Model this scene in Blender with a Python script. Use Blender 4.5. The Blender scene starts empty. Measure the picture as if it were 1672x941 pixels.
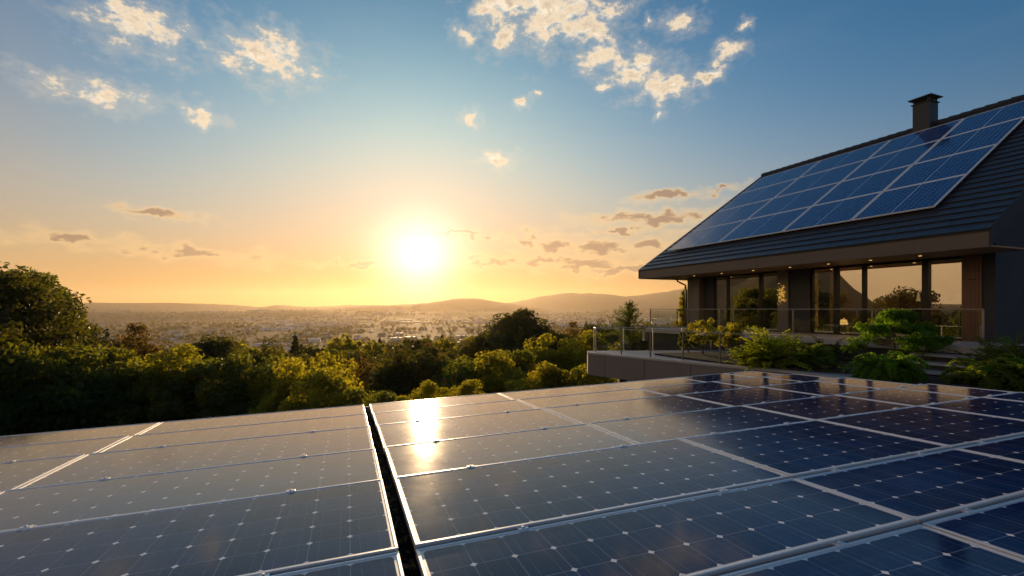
import bpy, math, random
import numpy as np
from mathutils import Vector, Matrix, Euler
R = math.radians
random.seed(7); RNG = np.random.default_rng(11)
C = bpy.context.scene
col = C.collection
F = 783.0; CX = 836.0; HY = 505.0          # focal length, centre and horizon of the 1672 px photograph

# ------------------------------------------------------------------ helpers
def at(px, Y):                              # ground-plan x of an image column at distance Y
    return (px - CX) / F * Y
def zat(py, Y):
    return (HY - py) / F * Y

class MB:
    def __init__(s): s.v=[]; s.f=[]; s.m=[]; s.uv=[]
    def face(s, pts, m=0, uv=None):
        b=len(s.v); s.v+= [tuple(p) for p in pts]; s.f.append(tuple(range(b,b+len(pts)))); s.m.append(m); s.uv.append(uv)
    def grid(s, V, Fs, m=0):
        b=len(s.v); s.v += [tuple(p) for p in V]
        for f in Fs: s.f.append(tuple(b+i for i in f)); s.m.append(m); s.uv.append(None)
    def box(s, c, size, m=0, M=None):
        x,y,z=[k/2 for k in size]
        P=[Vector((sx*x,sy*y,sz*z)) for sz in(-1,1) for sy in(-1,1) for sx in(-1,1)]
        if M is not None: P=[M@p for p in P]
        c=Vector(c); P=[p+c for p in P]
        s.grid(P,[(0,2,3,1),(4,5,7,6),(0,1,5,4),(2,6,7,3),(0,4,6,2),(1,3,7,5)],m)
    def hexa(s, P, m=0):                    # 8 points: bottom 4 ccw, top 4 ccw
        s.grid(P,[(3,2,1,0),(4,5,6,7),(0,1,5,4),(1,2,6,5),(2,3,7,6),(3,0,4,7)],m)
    def tube(s, pts, rad, n=8, m=0, cap=True):
        pts=[Vector(p) for p in pts]; k=len(pts)
        rad=[rad]*k if not hasattr(rad,'__len__') else rad
        V=[]; up=Vector((0,0,1))
        for i,p in enumerate(pts):
            d=(pts[min(i+1,k-1)]-pts[max(i-1,0)]).normalized()
            a=d.cross(up if abs(d.z)<.95 else Vector((1,0,0))).normalized(); b=d.cross(a)
            for j in range(n):
                t=2*math.pi*j/n; V.append(p+(a*math.cos(t)+b*math.sin(t))*rad[i])
        Fs=[(i*n+j,i*n+(j+1)%n,(i+1)*n+(j+1)%n,(i+1)*n+j) for i in range(k-1) for j in range(n)]
        if cap: Fs+= [tuple(range(n-1,-1,-1)), tuple((k-1)*n+j for j in range(n))]
        s.grid(V,Fs,m)
    def prism(s, poly, z0, z1, m=0):
        n=len(poly); V=[(p[0],p[1],z0) for p in poly]+[(p[0],p[1],z1) for p in poly]
        Fs=[tuple(range(n-1,-1,-1)),tuple(range(n,2*n))]+[(i,(i+1)%n,n+(i+1)%n,n+i) for i in range(n)]
        s.grid(V,Fs,m)
    def mesh(s, name, mats, smooth=False, bevel=0):
        me=bpy.data.meshes.new(name); me.from_pydata(s.v,[],s.f)
        for m in mats: me.materials.append(m)
        if len(mats)>1: me.polygons.foreach_set('material_index',s.m)
        if any(u is not None for u in s.uv):
            L=me.uv_layers.new(name='UVMap'); k=0; data=np.zeros(len(me.loops)*2)
            for f,u in zip(s.f,s.uv):
                for i in range(len(f)):
                    if u is not None: data[2*k:2*k+2]=u[i]
                    k+=1
            L.data.foreach_set('uv',data)
        if smooth: me.polygons.foreach_set('use_smooth',[True]*len(me.polygons))
        me.update(); return me
    def build(s, name, mats, parent=None, smooth=False, bevel=0):
        if not isinstance(mats,(list,tuple)): mats=[mats]
        return link(name, s.mesh(name,mats,smooth), parent, bevel)
def link(name, me, parent=None, bevel=0):
    o=bpy.data.objects.new(name,me); col.objects.link(o)
    if parent is not None: o.parent=parent
    if bevel:
        b=o.modifiers.new('bevel','BEVEL'); b.width=bevel; b.segments=2; b.limit_method='ANGLE'; b.angle_limit=R(40)
    return o
def tag(o, label=None, cat=None, group=None, kind=None):
    if label: o['label']=label
    if cat: o['category']=cat
    if group: o['group']=group
    if kind: o['kind']=kind
    return o
def thing(name, label, cat, loc=(0,0,0), rz=0, group=None):
    o=bpy.data.objects.new(name,None); col.objects.link(o); o.location=loc; o.rotation_euler=(0,0,rz)
    o.empty_display_size=.2
    return tag(o,label,cat,group)
def copy_tree(o, parent=None):
    c=o.copy(); col.objects.link(c)
    if parent is not None: c.parent=parent
    for ch in list(o.children): copy_tree(ch,c)
    return c

# ------------------------------------------------------------------ materials
def nodes(m):
    m.use_nodes=True; nt=m.node_tree; nt.nodes.clear(); return nt, nt.nodes, nt.links
def mat(name, c, rough=.6, metal=0, var=.15, scale=3.0, bump=0., bscale=40., spec=.5, coat=0):
    m=bpy.data.materials.new(name); nt,N,L=nodes(m)
    out=N.new('ShaderNodeOutputMaterial'); b=N.new('ShaderNodeBsdfPrincipled'); L.new(b.outputs[0],out.inputs[0])
    tc=N.new('ShaderNodeTexCoord'); no=N.new('ShaderNodeTexNoise'); no.inputs['Scale'].default_value=scale; no.inputs['Detail'].default_value=6
    L.new(tc.outputs['Object'],no.inputs['Vector'])
    mx=N.new('ShaderNodeMix'); mx.data_type='RGBA'
    mx.inputs[6].default_value=(*[k*(1-var) for k in c],1); mx.inputs[7].default_value=(*[min(1,k*(1+var)) for k in c],1)
    L.new(no.outputs['Fac'],mx.inputs[0]); L.new(mx.outputs[2],b.inputs['Base Color'])
    rr=N.new('ShaderNodeMapRange'); rr.inputs[3].default_value=max(.02,rough-.08); rr.inputs[4].default_value=min(1,rough+.08)
    L.new(no.outputs['Fac'],rr.inputs[0]); L.new(rr.outputs[0],b.inputs['Roughness'])
    b.inputs['Metallic'].default_value=metal; b.inputs['Specular IOR Level'].default_value=spec; b.inputs['Coat Weight'].default_value=coat
    if bump:
        n2=N.new('ShaderNodeTexNoise'); n2.inputs['Scale'].default_value=bscale; n2.inputs['Detail'].default_value=5
        L.new(tc.outputs['Object'],n2.inputs['Vector'])
        bp=N.new('ShaderNodeBump'); bp.inputs['Strength'].default_value=bump; bp.inputs['Distance'].default_value=.02
        L.new(n2.outputs['Fac'],bp.inputs['Height']); L.new(bp.outputs[0],b.inputs['Normal'])
    return m
def leafmat(name, c1, c2, trans=.5, scale=1.2, tcol=None):
    m=bpy.data.materials.new(name); nt,N,L=nodes(m)
    out=N.new('ShaderNodeOutputMaterial'); b=N.new('ShaderNodeBsdfPrincipled'); b.inputs['Roughness'].default_value=.55; b.inputs['Specular IOR Level'].default_value=.3
    t=N.new('ShaderNodeBsdfTranslucent'); ms=N.new('ShaderNodeMixShader'); ms.inputs[0].default_value=trans
    ge=N.new('ShaderNodeNewGeometry'); oi=N.new('ShaderNodeObjectInfo'); tc=N.new('ShaderNodeTexCoord')
    no=N.new('ShaderNodeTexNoise'); no.inputs['Scale'].default_value=scale; no.inputs['Detail'].default_value=2; L.new(tc.outputs['Object'],no.inputs['Vector'])
    a=N.new('ShaderNodeMath'); a.operation='MULTIPLY_ADD'; a.inputs[1].default_value=.45; L.new(ge.outputs['Random Per Island'],a.inputs[0])
    a2=N.new('ShaderNodeMath'); a2.operation='MULTIPLY_ADD'; a2.inputs[1].default_value=.5; a2.inputs[2].default_value=-.1; L.new(no.outputs['Fac'],a2.inputs[0])
    a3=N.new('ShaderNodeMath'); a3.operation='MULTIPLY'; a3.inputs[1].default_value=.3; L.new(oi.outputs['Random'],a3.inputs[0])
    s=N.new('ShaderNodeMath'); L.new(a2.outputs[0],s.inputs[0]); L.new(a3.outputs[0],s.inputs[1]); L.new(s.outputs[0],a.inputs[2])
    cr=N.new('ShaderNodeMix'); cr.data_type='RGBA'; cr.clamp_factor=True; cr.inputs[6].default_value=(*c1,1); cr.inputs[7].default_value=(*c2,1)
    L.new(a.outputs[0],cr.inputs[0]); L.new(cr.outputs[2],b.inputs['Base Color'])
    tm=N.new('ShaderNodeMix'); tm.data_type='RGBA'; tm.blend_type='MULTIPLY'; tm.inputs[0].default_value=1
    tm.inputs[7].default_value=(*(tcol or (6.0,4.2,.8)),1); L.new(cr.outputs[2],tm.inputs[6]); L.new(tm.outputs[2],t.inputs['Color'])
    L.new(b.outputs[0],ms.inputs[1]); L.new(t.outputs[0],ms.inputs[2]); L.new(ms.outputs[0],out.inputs[0])
    return m
def emit(name,c,s):
    m=bpy.data.materials.new(name); nt,N,L=nodes(m); out=N.new('ShaderNodeOutputMaterial'); e=N.new('ShaderNodeEmission')
    e.inputs[0].default_value=(*c,1); e.inputs[1].default_value=s; L.new(e.outputs[0],out.inputs[0]); return m
def glassmat(name, tint, refl, rough=.0, gcol=(.95,.95,.95)):
    m=bpy.data.materials.new(name); nt,N,L=nodes(m); out=N.new('ShaderNodeOutputMaterial')
    t=N.new('ShaderNodeBsdfTransparent'); t.inputs[0].default_value=(*tint,1)
    g=N.new('ShaderNodeBsdfGlossy'); g.inputs['Roughness'].default_value=rough; g.inputs['Color'].default_value=(*gcol,1)
    fr=N.new('ShaderNodeLayerWeight'); fr.inputs[0].default_value=.5
    pw=N.new('ShaderNodeMath'); pw.operation='POWER'; pw.inputs[1].default_value=5; L.new(fr.outputs['Facing'],pw.inputs[0])
    mr=N.new('ShaderNodeMapRange'); mr.inputs[3].default_value=refl; mr.inputs[4].default_value=1
    L.new(pw.outputs[0],mr.inputs[0])
    ms=N.new('ShaderNodeMixShader'); L.new(mr.outputs[0],ms.inputs[0]); L.new(t.outputs[0],ms.inputs[1]); L.new(g.outputs[0],ms.inputs[2]); L.new(ms.outputs[0],out.inputs[0])
    return m

def cellmat(name, cell, gap, line, coat_r=.06, busbars=True, gapw=.012, diamond=.088, dcol=(.78,.80,.84), ior=1.31):
    """photovoltaic cells under glass: one UV unit is one cell"""
    m=bpy.data.materials.new(name); nt,N,L=nodes(m); out=N.new('ShaderNodeOutputMaterial')
    b=N.new('ShaderNodeBsdfPrincipled'); L.new(b.outputs[0],out.inputs[0])
    uv=N.new('ShaderNodeUVMap'); sx=N.new('ShaderNodeSeparateXYZ'); L.new(uv.outputs[0],sx.inputs[0])
    def M(op,a,bb=None,cc=None):
        n=N.new('ShaderNodeMath'); n.operation=op
        for i,x in enumerate((a,bb,cc)):
            if x is None: continue
            if isinstance(x,(int,float)): n.inputs[i].default_value=x
            else: L.new(x,n.inputs[i])
        return n.outputs[0]
    def edge(o):                            # distance to the nearest cell edge, 0..0.5
        f=M('FRACT',o); return M('SUBTRACT',.5,M('ABSOLUTE',M('SUBTRACT',f,.5)))
    ex=edge(sx.outputs[0]); ey=edge(sx.outputs[1])
    g=M('MAXIMUM',M('LESS_THAN',ex,gapw),M('LESS_THAN',ey,gapw))
    dm=M('LESS_THAN',M('ADD',ex,ey),diamond)
    bus=0
    fx=M('FRACT',sx.outputs[0])
    b1=M('LESS_THAN',M('ABSOLUTE',M('SUBTRACT',fx,.25)),.008); b2=M('LESS_THAN',M('ABSOLUTE',M('SUBTRACT',fx,.75)),.008)
    fy=M('FRACT',M('MULTIPLY',sx.outputs[1],3.0)); b3=M('MULTIPLY',M('LESS_THAN',M('ABSOLUTE',M('SUBTRACT',fy,.5)),.015),.35)
    bus=M('MAXIMUM',M('MAXIMUM',b1,b2),b3)
    cid=N.new('ShaderNodeVectorMath'); cid.operation='FLOOR'; L.new(uv.outputs[0],cid.inputs[0])
    oi=N.new('ShaderNodeObjectInfo'); wn=N.new('ShaderNodeTexWhiteNoise'); wn.noise_dimensions='4D'
    L.new(cid.outputs[0],wn.inputs['Vector']); L.new(oi.outputs['Random'],wn.inputs['W'])
    c0=N.new('ShaderNodeMix'); c0.data_type='RGBA'; c0.inputs[6].default_value=(*[k*.75 for k in cell],1); c0.inputs[7].default_value=(*[k*1.3 for k in cell],1)
    L.new(wn.outputs['Value'],c0.inputs[0]); cur=c0.outputs[2]
    for fac,cc in ((M('MULTIPLY',bus,.30 if busbars else .0),line),(g,gap),(dm,dcol)):
        mx=N.new('ShaderNodeMix'); mx.data_type='RGBA'; mx.inputs[7].default_value=(*cc,1)
        L.new(fac,mx.inputs[0]); L.new(cur,mx.inputs[6]); cur=mx.outputs[2]
    L.new(cur,b.inputs['Base Color'])
    b.inputs['Roughness'].default_value=.45; b.inputs['Specular IOR Level'].default_value=0
    b.inputs['Coat Weight'].default_value=1; b.inputs['Coat IOR'].default_value=ior
    tc=N.new('ShaderNodeTexCoord'); no=N.new('ShaderNodeTexNoise'); no.inputs['Scale'].default_value=2.3; no.inputs['Detail'].default_value=7; no.inputs['Roughness'].default_value=.65
    L.new(tc.outputs['Object'],no.inputs['Vector'])
    mr=N.new('ShaderNodeMapRange'); mr.inputs[1].default_value=.3; mr.inputs[2].default_value=.75; mr.inputs[3].default_value=coat_r*.85; mr.inputs[4].default_value=coat_r*1.3
    L.new(no.outputs['Fac'],mr.inputs[0]); L.new(mr.outputs[0],b.inputs['Coat Roughness'])
    dn=N.new('ShaderNodeTexNoise'); dn.inputs['Scale'].default_value=1.3; dn.inputs['Detail'].default_value=9; dn.inputs['Roughness'].default_value=.7; dn.noise_dimensions='4D'
    L.new(tc.outputs['Object'],dn.inputs['Vector']); L.new(M('MULTIPLY',oi.outputs['Random'],40.0),dn.inputs['W'])
    dmr=N.new('ShaderNodeMapRange'); dmr.inputs[1].default_value=.50; dmr.inputs[2].default_value=.78; dmr.inputs[4].default_value=.07; L.new(dn.outputs['Fac'],dmr.inputs[0])
    dmx=N.new('ShaderNodeMix'); dmx.data_type='RGBA'; dmx.inputs[7].default_value=(.34,.31,.27,1); L.new(dmr.outputs[0],dmx.inputs[0]); L.new(cur,dmx.inputs[6]); L.new(dmx.outputs[2],b.inputs['Base Color'])
    n2=N.new('ShaderNodeTexNoise'); n2.inputs['Scale'].default_value=26; n2.inputs['Detail'].default_value=3; L.new(tc.outputs['Object'],n2.inputs['Vector'])
    bp=N.new('ShaderNodeBump'); bp.inputs['Strength'].default_value=.025; bp.inputs['Distance'].default_value=.004
    L.new(n2.outputs['Fac'],bp.inputs['Height']); L.new(bp.outputs[0],b.inputs['Coat Normal'])
    return m

M_={}
M_['alu']=mat('brushed aluminium',(.80,.80,.81),.38,.55,.05,30)
M_['roofalu']=mat('pale roof panel frame',(.86,.86,.87),.5,0,.03,10)
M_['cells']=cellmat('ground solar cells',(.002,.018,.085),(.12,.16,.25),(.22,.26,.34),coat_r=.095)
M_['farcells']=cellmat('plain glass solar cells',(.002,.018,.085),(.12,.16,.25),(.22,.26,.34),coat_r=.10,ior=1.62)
M_['roofcells']=cellmat('roof solar cells',(.012,.052,.20),(.09,.16,.35),(.10,.17,.34),coat_r=.10,busbars=True,gapw=.03,diamond=.16,dcol=(.30,.40,.60),ior=1.6)
M_['backsheet']=mat('white backsheet under glass',(.55,.58,.63),.3,0,.05,10,coat=1)
M_['membrane']=mat('dark roof membrane',(.018,.017,.016),.85,0,.5,6,.4,60)
M_['concrete']=mat('grey brown concrete',(.20,.18,.17),.75,0,.14,1.6,.15,50)
M_['coping']=mat('pale stone coping',(.42,.41,.40),.6,0,.12,2.5,.1,60)
M_['paver']=mat('blue grey stone paver',(.30,.32,.35),.55,0,.18,3,.15,40)
M_['fascia']=mat('brown grey metal fascia',(.115,.10,.092),.42,.2,.07,.8)
M_['darkwall']=mat('charcoal render wall',(.030,.033,.042),.7,0,.15,2,.15,60)
M_['pillar']=mat('grey brown pillar panel',(.14,.125,.115),.5,.1,.1,2)
M_['blackmetal']=mat('black window metal',(.022,.021,.022),.35,.5,.1,5)
M_['bronze']=mat('bronze post metal',(.25,.15,.08),.35,.8,.1,5)
M_['steel']=mat('grey railing steel',(.32,.31,.29),.35,.8,.1,8)
M_['tile']=mat('slate blue roof tile',(.040,.044,.054),.42,0,.45,1.7,.25,30)
M_['ridge']=mat('dark ridge tile',(.030,.030,.033),.5,0,.3,3,.2,20)
M_['floor']=mat('oak floor',(.30,.20,.11),.4,0,.2,3)
M_['plaster']=mat('cream interior plaster',(.62,.52,.38),.8,0,.05,1)
M_['darkwood']=mat('dark furniture wood',(.05,.033,.022),.4,0,.3,6)
M_['fabric']=mat('pale curtain fabric',(.60,.60,.54),.9,0,.06,4)
M_['sofa']=mat('brown sofa fabric',(.16,.11,.075),.9,0,.1,5)
M_['soil']=mat('dark garden soil',(.035,.027,.02),.95,0,.4,5,.6,20)
M_['bark']=mat('brown bark',(.085,.06,.042),.9,0,.35,6,.6,15)
M_['stem']=mat('young stem',(.16,.10,.05),.7,0,.3,10)
M_['glass']=glassmat('coated window glass',(.80,.83,.82),.58,.0,(1,.93,.80))
M_['railglass']=glassmat('railing glass',(.93,.95,.94),.045)
M_['lamp']=emit('warm lamp glass',(1,.58,.2),1.3)
M_['leaf_dark']=leafmat('dark oak leaf',(.020,.032,.010),(.050,.062,.018),.38,.5)
M_['leaf_mid']=leafmat('mid green leaf',(.030,.055,.013),(.075,.10,.022),.48,.5)
M_['leaf_light']=leafmat('light yellow green leaf',(.065,.095,.016),(.12,.135,.026),.62,.6)
M_['leaf_olive']=leafmat('olive brown leaf',(.045,.042,.014),(.10,.085,.022),.42,.5,(4.5,3.2,.7))
M_['needle']=leafmat('conifer needle',(.020,.042,.014),(.05,.08,.02),.4,1.)
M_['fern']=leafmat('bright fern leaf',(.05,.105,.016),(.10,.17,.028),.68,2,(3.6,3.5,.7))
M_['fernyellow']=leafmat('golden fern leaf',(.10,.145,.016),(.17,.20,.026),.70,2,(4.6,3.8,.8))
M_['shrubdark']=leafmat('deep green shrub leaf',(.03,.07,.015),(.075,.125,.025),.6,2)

# wood cladding with vertical boards
def boards():
    m=mat('vertical cedar boards',(.17,.085,.05),.55,0,.35,4)
    nt=m.node_tree; N,L=nt.nodes,nt.links
    no=[n for n in N if n.type=='TEX_NOISE'][0]; mp=N.new('ShaderNodeMapping'); mp.inputs['Scale'].default_value=(3,3,.35)
    tc=[n for n in N if n.type=='TEX_COORD'][0]; L.new(tc.outputs['Object'],mp.inputs[0]); L.new(mp.outputs[0],no.inputs['Vector']); return m
M_['boards']=boards()
M_['soffit']=mat('cedar soffit board',(.36,.20,.09),.5,0,.2,2)

# ------------------------------------------------------------------ camera, sun, sky
cam=bpy.data.cameras.new('camera'); co=bpy.data.objects.new('camera',cam); col.objects.link(co); C.camera=co
co.location=(0,0,0); co.rotation_euler=(R(90),0,0); cam.sensor_width=36; cam.lens=36*F/1672; cam.shift_y=(HY-470.5)/1672
cam.clip_start=.05; cam.clip_end=60000
SUN=Vector(((685-CX)/F,1,(HY-424)/F)).normalized()
SUN_EL=math.asin(SUN.z); SUN_AZ=math.atan2(SUN.x,SUN.y)
sl=bpy.data.lights.new('sun','SUN'); sl.energy=5.0; sl.angle=R(.55); sl.color=(1,.66,.34)
so=bpy.data.objects.new('sun',sl); col.objects.link(so); so.rotation_euler=SUN.to_track_quat('Z','Y').to_euler(); so.location=SUN*50
C.view_settings.view_transform='Standard'; C.view_settings.look='None'; C.view_settings.exposure=0; C.view_settings.gamma=1; C.view_settings.use_curve_mapping=False
C.render.engine='CYCLES'; C.cycles.use_denoising=True; C.cycles.max_bounces=8; C.cycles.transparent_max_bounces=16
C.cycles.volume_bounces=0; C.cycles.sample_clamp_indirect=6; C.cycles.caustics_reflective=False; C.cycles.caustics_refractive=False

def world():
    w=bpy.data.worlds.new('World'); C.world=w; w.use_nodes=True; nt=w.node_tree; N,L=nt.nodes,nt.links; N.clear()
    out=N.new('ShaderNodeOutputWorld'); bg=N.new('ShaderNodeBackground'); bg.inputs[1].default_value=.1; L.new(bg.outputs[0],out.inputs[0])
    def M(op,a,b=None,c=None,clamp=False):
        n=N.new('ShaderNodeMath'); n.operation=op; n.use_clamp=clamp
        for i,x in enumerate((a,b,c)):
            if x is None: continue
            if isinstance(x,(int,float)): n.inputs[i].default_value=x
            else: L.new(x,n.inputs[i])
        return n.outputs[0]
    def V(op,a,b=None,out_=0):
        n=N.new('ShaderNodeVectorMath'); n.operation=op
        for i,x in enumerate((a,b)):
            if x is None: continue
            if isinstance(x,(tuple,list,Vector)): n.inputs[i].default_value=tuple(x)
            else: L.new(x,n.inputs[i])
        return n.outputs[out_]
    def mix(f,a,b,blend='MIX'):
        n=N.new('ShaderNodeMix'); n.data_type='RGBA'; n.blend_type=blend; n.clamp_factor=True
        for i,x in ((0,f),(6,a),(7,b)):
            if isinstance(x,(int,float)): n.inputs[i].default_value=x
            elif isinstance(x,tuple): n.inputs[i].default_value=(*x,1)
            else: L.new(x,n.inputs[i])
        return n.outputs[2]
    def ss(x,a,b,lo=0,hi=1):
        n=N.new('ShaderNodeMapRange'); n.interpolation_type='SMOOTHSTEP'
        n.inputs[1].default_value=a; n.inputs[2].default_value=b; n.inputs[3].default_value=lo; n.inputs[4].default_value=hi; L.new(x,n.inputs[0]); return n.outputs[0]
    tc=N.new('ShaderNodeTexCoord'); d=V('NORMALIZE',tc.outputs['Generated'])
    sx=N.new('ShaderNodeSeparateXYZ'); L.new(d,sx.inputs[0])
    sky=N.new('ShaderNodeTexSky'); sky.sky_type='NISHITA'; sky.sun_disc=False; sky.sun_elevation=SUN_EL; sky.sun_rotation=SUN_AZ
    sky.air_density=1.0; sky.dust_density=1.6; sky.ozone_density=1.6; sky.altitude=100
    ang=M('ARCCOSINE',M('MINIMUM',V('DOT_PRODUCT',d,SUN,1),.999999))        # angle to the sun
    el=M('ARCSINE',sx.outputs[2])
    cur=mix(1.0,sky.outputs[0],SKY_GAIN,'MULTIPLY')
    # low warm dust band, strongest on the sun side
    k=M('MULTIPLY',M('EXPONENT',M('ADD',M('MULTIPLY',ang,-1/.227),M('MULTIPLY',M('ABSOLUTE',el),-1/.175))),22.0)
    hz=M('SUBTRACT',1.0,M('EXPONENT',M('MULTIPLY',k,-1.0)))
    cur=mix(hz,cur,(5.0,5.3,5.0))
    side=ss(ang,.1,2.4,1,.45)
    band=M('MULTIPLY',M('EXPONENT',M('MULTIPLY',M('POWER',M('DIVIDE',M('ABSOLUTE',el),.165),1.5),-1.0)),side)
    cur=mix(band,cur,(7.3,3.35,.42))
    # warm bright bank added to the unseen sky behind and left, lighting the facade
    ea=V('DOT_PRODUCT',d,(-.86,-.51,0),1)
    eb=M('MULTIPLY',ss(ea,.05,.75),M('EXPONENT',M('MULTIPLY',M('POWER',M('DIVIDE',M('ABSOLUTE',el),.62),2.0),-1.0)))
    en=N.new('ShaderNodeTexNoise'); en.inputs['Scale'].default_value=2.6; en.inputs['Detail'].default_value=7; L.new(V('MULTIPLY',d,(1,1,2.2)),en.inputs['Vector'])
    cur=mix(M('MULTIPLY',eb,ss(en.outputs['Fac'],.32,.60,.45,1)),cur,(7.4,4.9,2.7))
    # clouds lying in banks: (px centre, px radii) of the photograph turned into azimuth and elevation
    az=M('ARCTAN2',sx.outputs[0],sx.outputs[1])
    cb=N.new('ShaderNodeCombineXYZ'); L.new(az,cb.inputs[0]); L.new(el,cb.inputs[1]); ae=cb.outputs[0]
    wn_=N.new('ShaderNodeTexNoise'); wn_.inputs['Scale'].default_value=32; wn_.inputs['Detail'].default_value=4; L.new(ae,wn_.inputs['Vector'])
    wv=N.new('ShaderNodeVectorMath'); wv.operation='SCALE'; wv.inputs[3].default_value=.055; L.new(V('SUBTRACT',wn_.outputs['Color'],(.5,.5,.5)),wv.inputs[0]); aw_=V('ADD',ae,wv.outputs[0])
    def bank(blobs):
        cur_=None
        for (px,py,rx,ry) in blobs:
            dx=(px-CX)/F; dz=(HY-py)/F; a0=math.atan(dx); e0=math.atan(dz/math.sqrt(1+dx*dx)); k=math.cos(a0)**2
            v=V('SUBTRACT',aw_,(a0,e0,0)); v=V('MULTIPLY',v,(F/rx/k/1.03,F/ry/1.03/math.cos(a0),0)); ln=V('LENGTH',v,None,1)
            cur_=ln if cur_ is None else M('SMOOTH_MIN',cur_,ln,.35)
        return cur_
    def noise(scale,det,off=(0,0,0),rough=.6,sq=(1,1.6,1)):
        mp=V('MULTIPLY',V('ADD',ae,off),sq); n=N.new('ShaderNodeTexNoise'); n.inputs['Scale'].default_value=scale; n.inputs['Detail'].default_value=det; n.inputs['Roughness'].default_value=rough
        L.new(mp,n.inputs['Vector']); return n.outputs['Fac']
    upper=[(905,15,105,48),(835,8,55,30),(968,35,38,36),(800,14,28,22),(822,57,26,19),(763,55,24,14),(985,88,40,24),(1032,115,48,26),(1085,138,52,26),
           (770,193,17,9),(850,172,12,8),(875,156,11,7),(812,263,27,13),(1190,84,26,15),(1158,122,24,11),(1112,36,30,14),(1060,40,13,10),(1220,45,14,8),(985,146,16,8),(1078,185,9,6),
           (440,95,85,34),(230,40,90,40),(330,185,34,14),(150,150,90,22)]
    low=[(860,391,24,7),(912,398,32,10),(985,408,48,11),(1068,402,44,12),(888,425,32,9),(952,432,48,10),(800,426,50,7),(1020,440,50,6),(575,432,60,4),(740,384,70,3),
         (1088,321,46,6),(1072,358,88,9),(1185,308,30,5),(330,415,95,7),(120,392,80,9),(250,350,60,6),(1010,375,40,4)]
    fine=noise(24,9,(3,1,0),.66); fo=noise(24,9,(3+.005,1+.010,0),.66)
    bu=bank(upper); bl=bank([(a,b,c*1.15,d*1.3) for a,b,c,d in low])
    wisp=noise(60,6,(5,9,0),.7)
    mass=M('MULTIPLY_ADD',fine,3.6,M('MULTIPLY_ADD',wisp,.7,-1.30)); mass2=M('MULTIPLY_ADD',fo,3.6,M('MULTIPLY_ADD',wisp,.7,-1.30))
    du=M('SUBTRACT',mass,bu); du2=M('SUBTRACT',mass2,bu)
    au=M('MAXIMUM',ss(du,-.14,.62),ss(du,-.9,.6,0,.30))
    rim=ss(du,.45,1.5)
    lit=mix(rim,(9.2,7.5,5.3),(5.6,4.5,3.4))
    lit=mix(ss(M('SUBTRACT',du2,du),.0,.35),lit,(10,8.6,6.6))
    cur=mix(M('MULTIPLY',au,.94),cur,lit)
    fl=noise(30,8,(7,2,0),.62,(.55,1.7,1)); dl=M('SUBTRACT',M('MULTIPLY_ADD',fl,3.6,M('MULTIPLY_ADD',wisp,.5,-1.15)),bl)
    al=M('MAXIMUM',ss(dl,-.35,.55),ss(dl,-1.1,.3,0,.35)); core=ss(dl,-.1,.75)
    lc=mix(core,(9.6,6.6,3.0),(3.3,2.15,1.5))
    cur=mix(M('MULTIPLY',al,.9),cur,lc)
    # thin veil of cirrus streaks
    veil=ss(noise(5,6,(1,5,0),.6,(.7,2.6,1)),.5,.8,0,.03)
    cur=mix(M('MULTIPLY',veil,ss(el,.02,.2)),cur,(7.5,6.6,5.6))
    # aureole and disc of the sun
    g1=M('EXPONENT',M('MULTIPLY',ang,-1/.22)); g2=M('EXPONENT',M('MULTIPLY',ang,-1/.105)); g3=M('EXPONENT',M('MULTIPLY',M('POWER',M('DIVIDE',ang,.07),2.0),-1.0)); g4=ss(ang,.009,.016,1,0)
    glow=mix(1.0,V('SCALE',(5.0,3.3,1.5),None),(1,1,1),'MULTIPLY')
    def scaled(c,f):
        n=N.new('ShaderNodeVectorMath'); n.operation='SCALE'; n.inputs[0].default_value=c; L.new(f,n.inputs[3]); return n.outputs[0]
    cur=V('ADD',cur,scaled((1.9,.6,.05),g1)); low_=ss(el,.03,.15); gt=mix(low_,(6.0,2.6,.3),(8,6.3,4.0)); gs=N.new('ShaderNodeVectorMath'); gs.operation='SCALE'; L.new(gt,gs.inputs[0]); L.new(g2,gs.inputs[3]); cur=V('ADD',cur,gs.outputs[0]); cur=V('ADD',cur,scaled((7,7,7),g3)); cur=V('ADD',cur,scaled((1300,1000,520),g4))
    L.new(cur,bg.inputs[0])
    w.cycles.sampling_method='MANUAL'; w.cycles.sample_map_resolution=2048
SKY_GAIN=(.10,.92,1.5)
world()

# ------------------------------------------------------------------ terrain
PX_FAR=[-400,0,300,430,455,480,520,560,640,700,780,830,860,880,915,950,1000,1040,1065,1100,1130,1165,1210,1300,1500,1800,2400]
PY_FAR=[488,492,494,500,496,499,500,499,498,497,497,494,490,485,481,479,480,483,480,474,471,470,473,480,474,484,490]
PX_NEAR=[-400,0,200,430,560,600,650,700,740,775,800,830,860,900,960,1040,1130,1300,2400]
PY_NEAR=[499,502,506,508,503,500,497,494,490,489,491,495,500,505,508,511,512,508,506]
def hash2(ix,iy,s): return np.modf(np.abs(np.sin(ix*127.1+iy*311.7+s*74.7)*43758.5453))[0]
def vnoise(x,y,s=0):
    ix=np.floor(x); iy=np.floor(y); fx=x-ix; fy=y-iy; fx=fx*fx*(3-2*fx); fy=fy*fy*(3-2*fy)
    a=hash2(ix,iy,s); b=hash2(ix+1,iy,s); c=hash2(ix,iy+1,s); d=hash2(ix+1,iy+1,s)
    return (a*(1-fx)+b*fx)*(1-fy)+(c*(1-fx)+d*fx)*fy-.5
def fbm(x,y,s=0,o=4): return sum(vnoise(x*2**k,y*2**k,s+k)/1.9**k for k in range(o))
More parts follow.
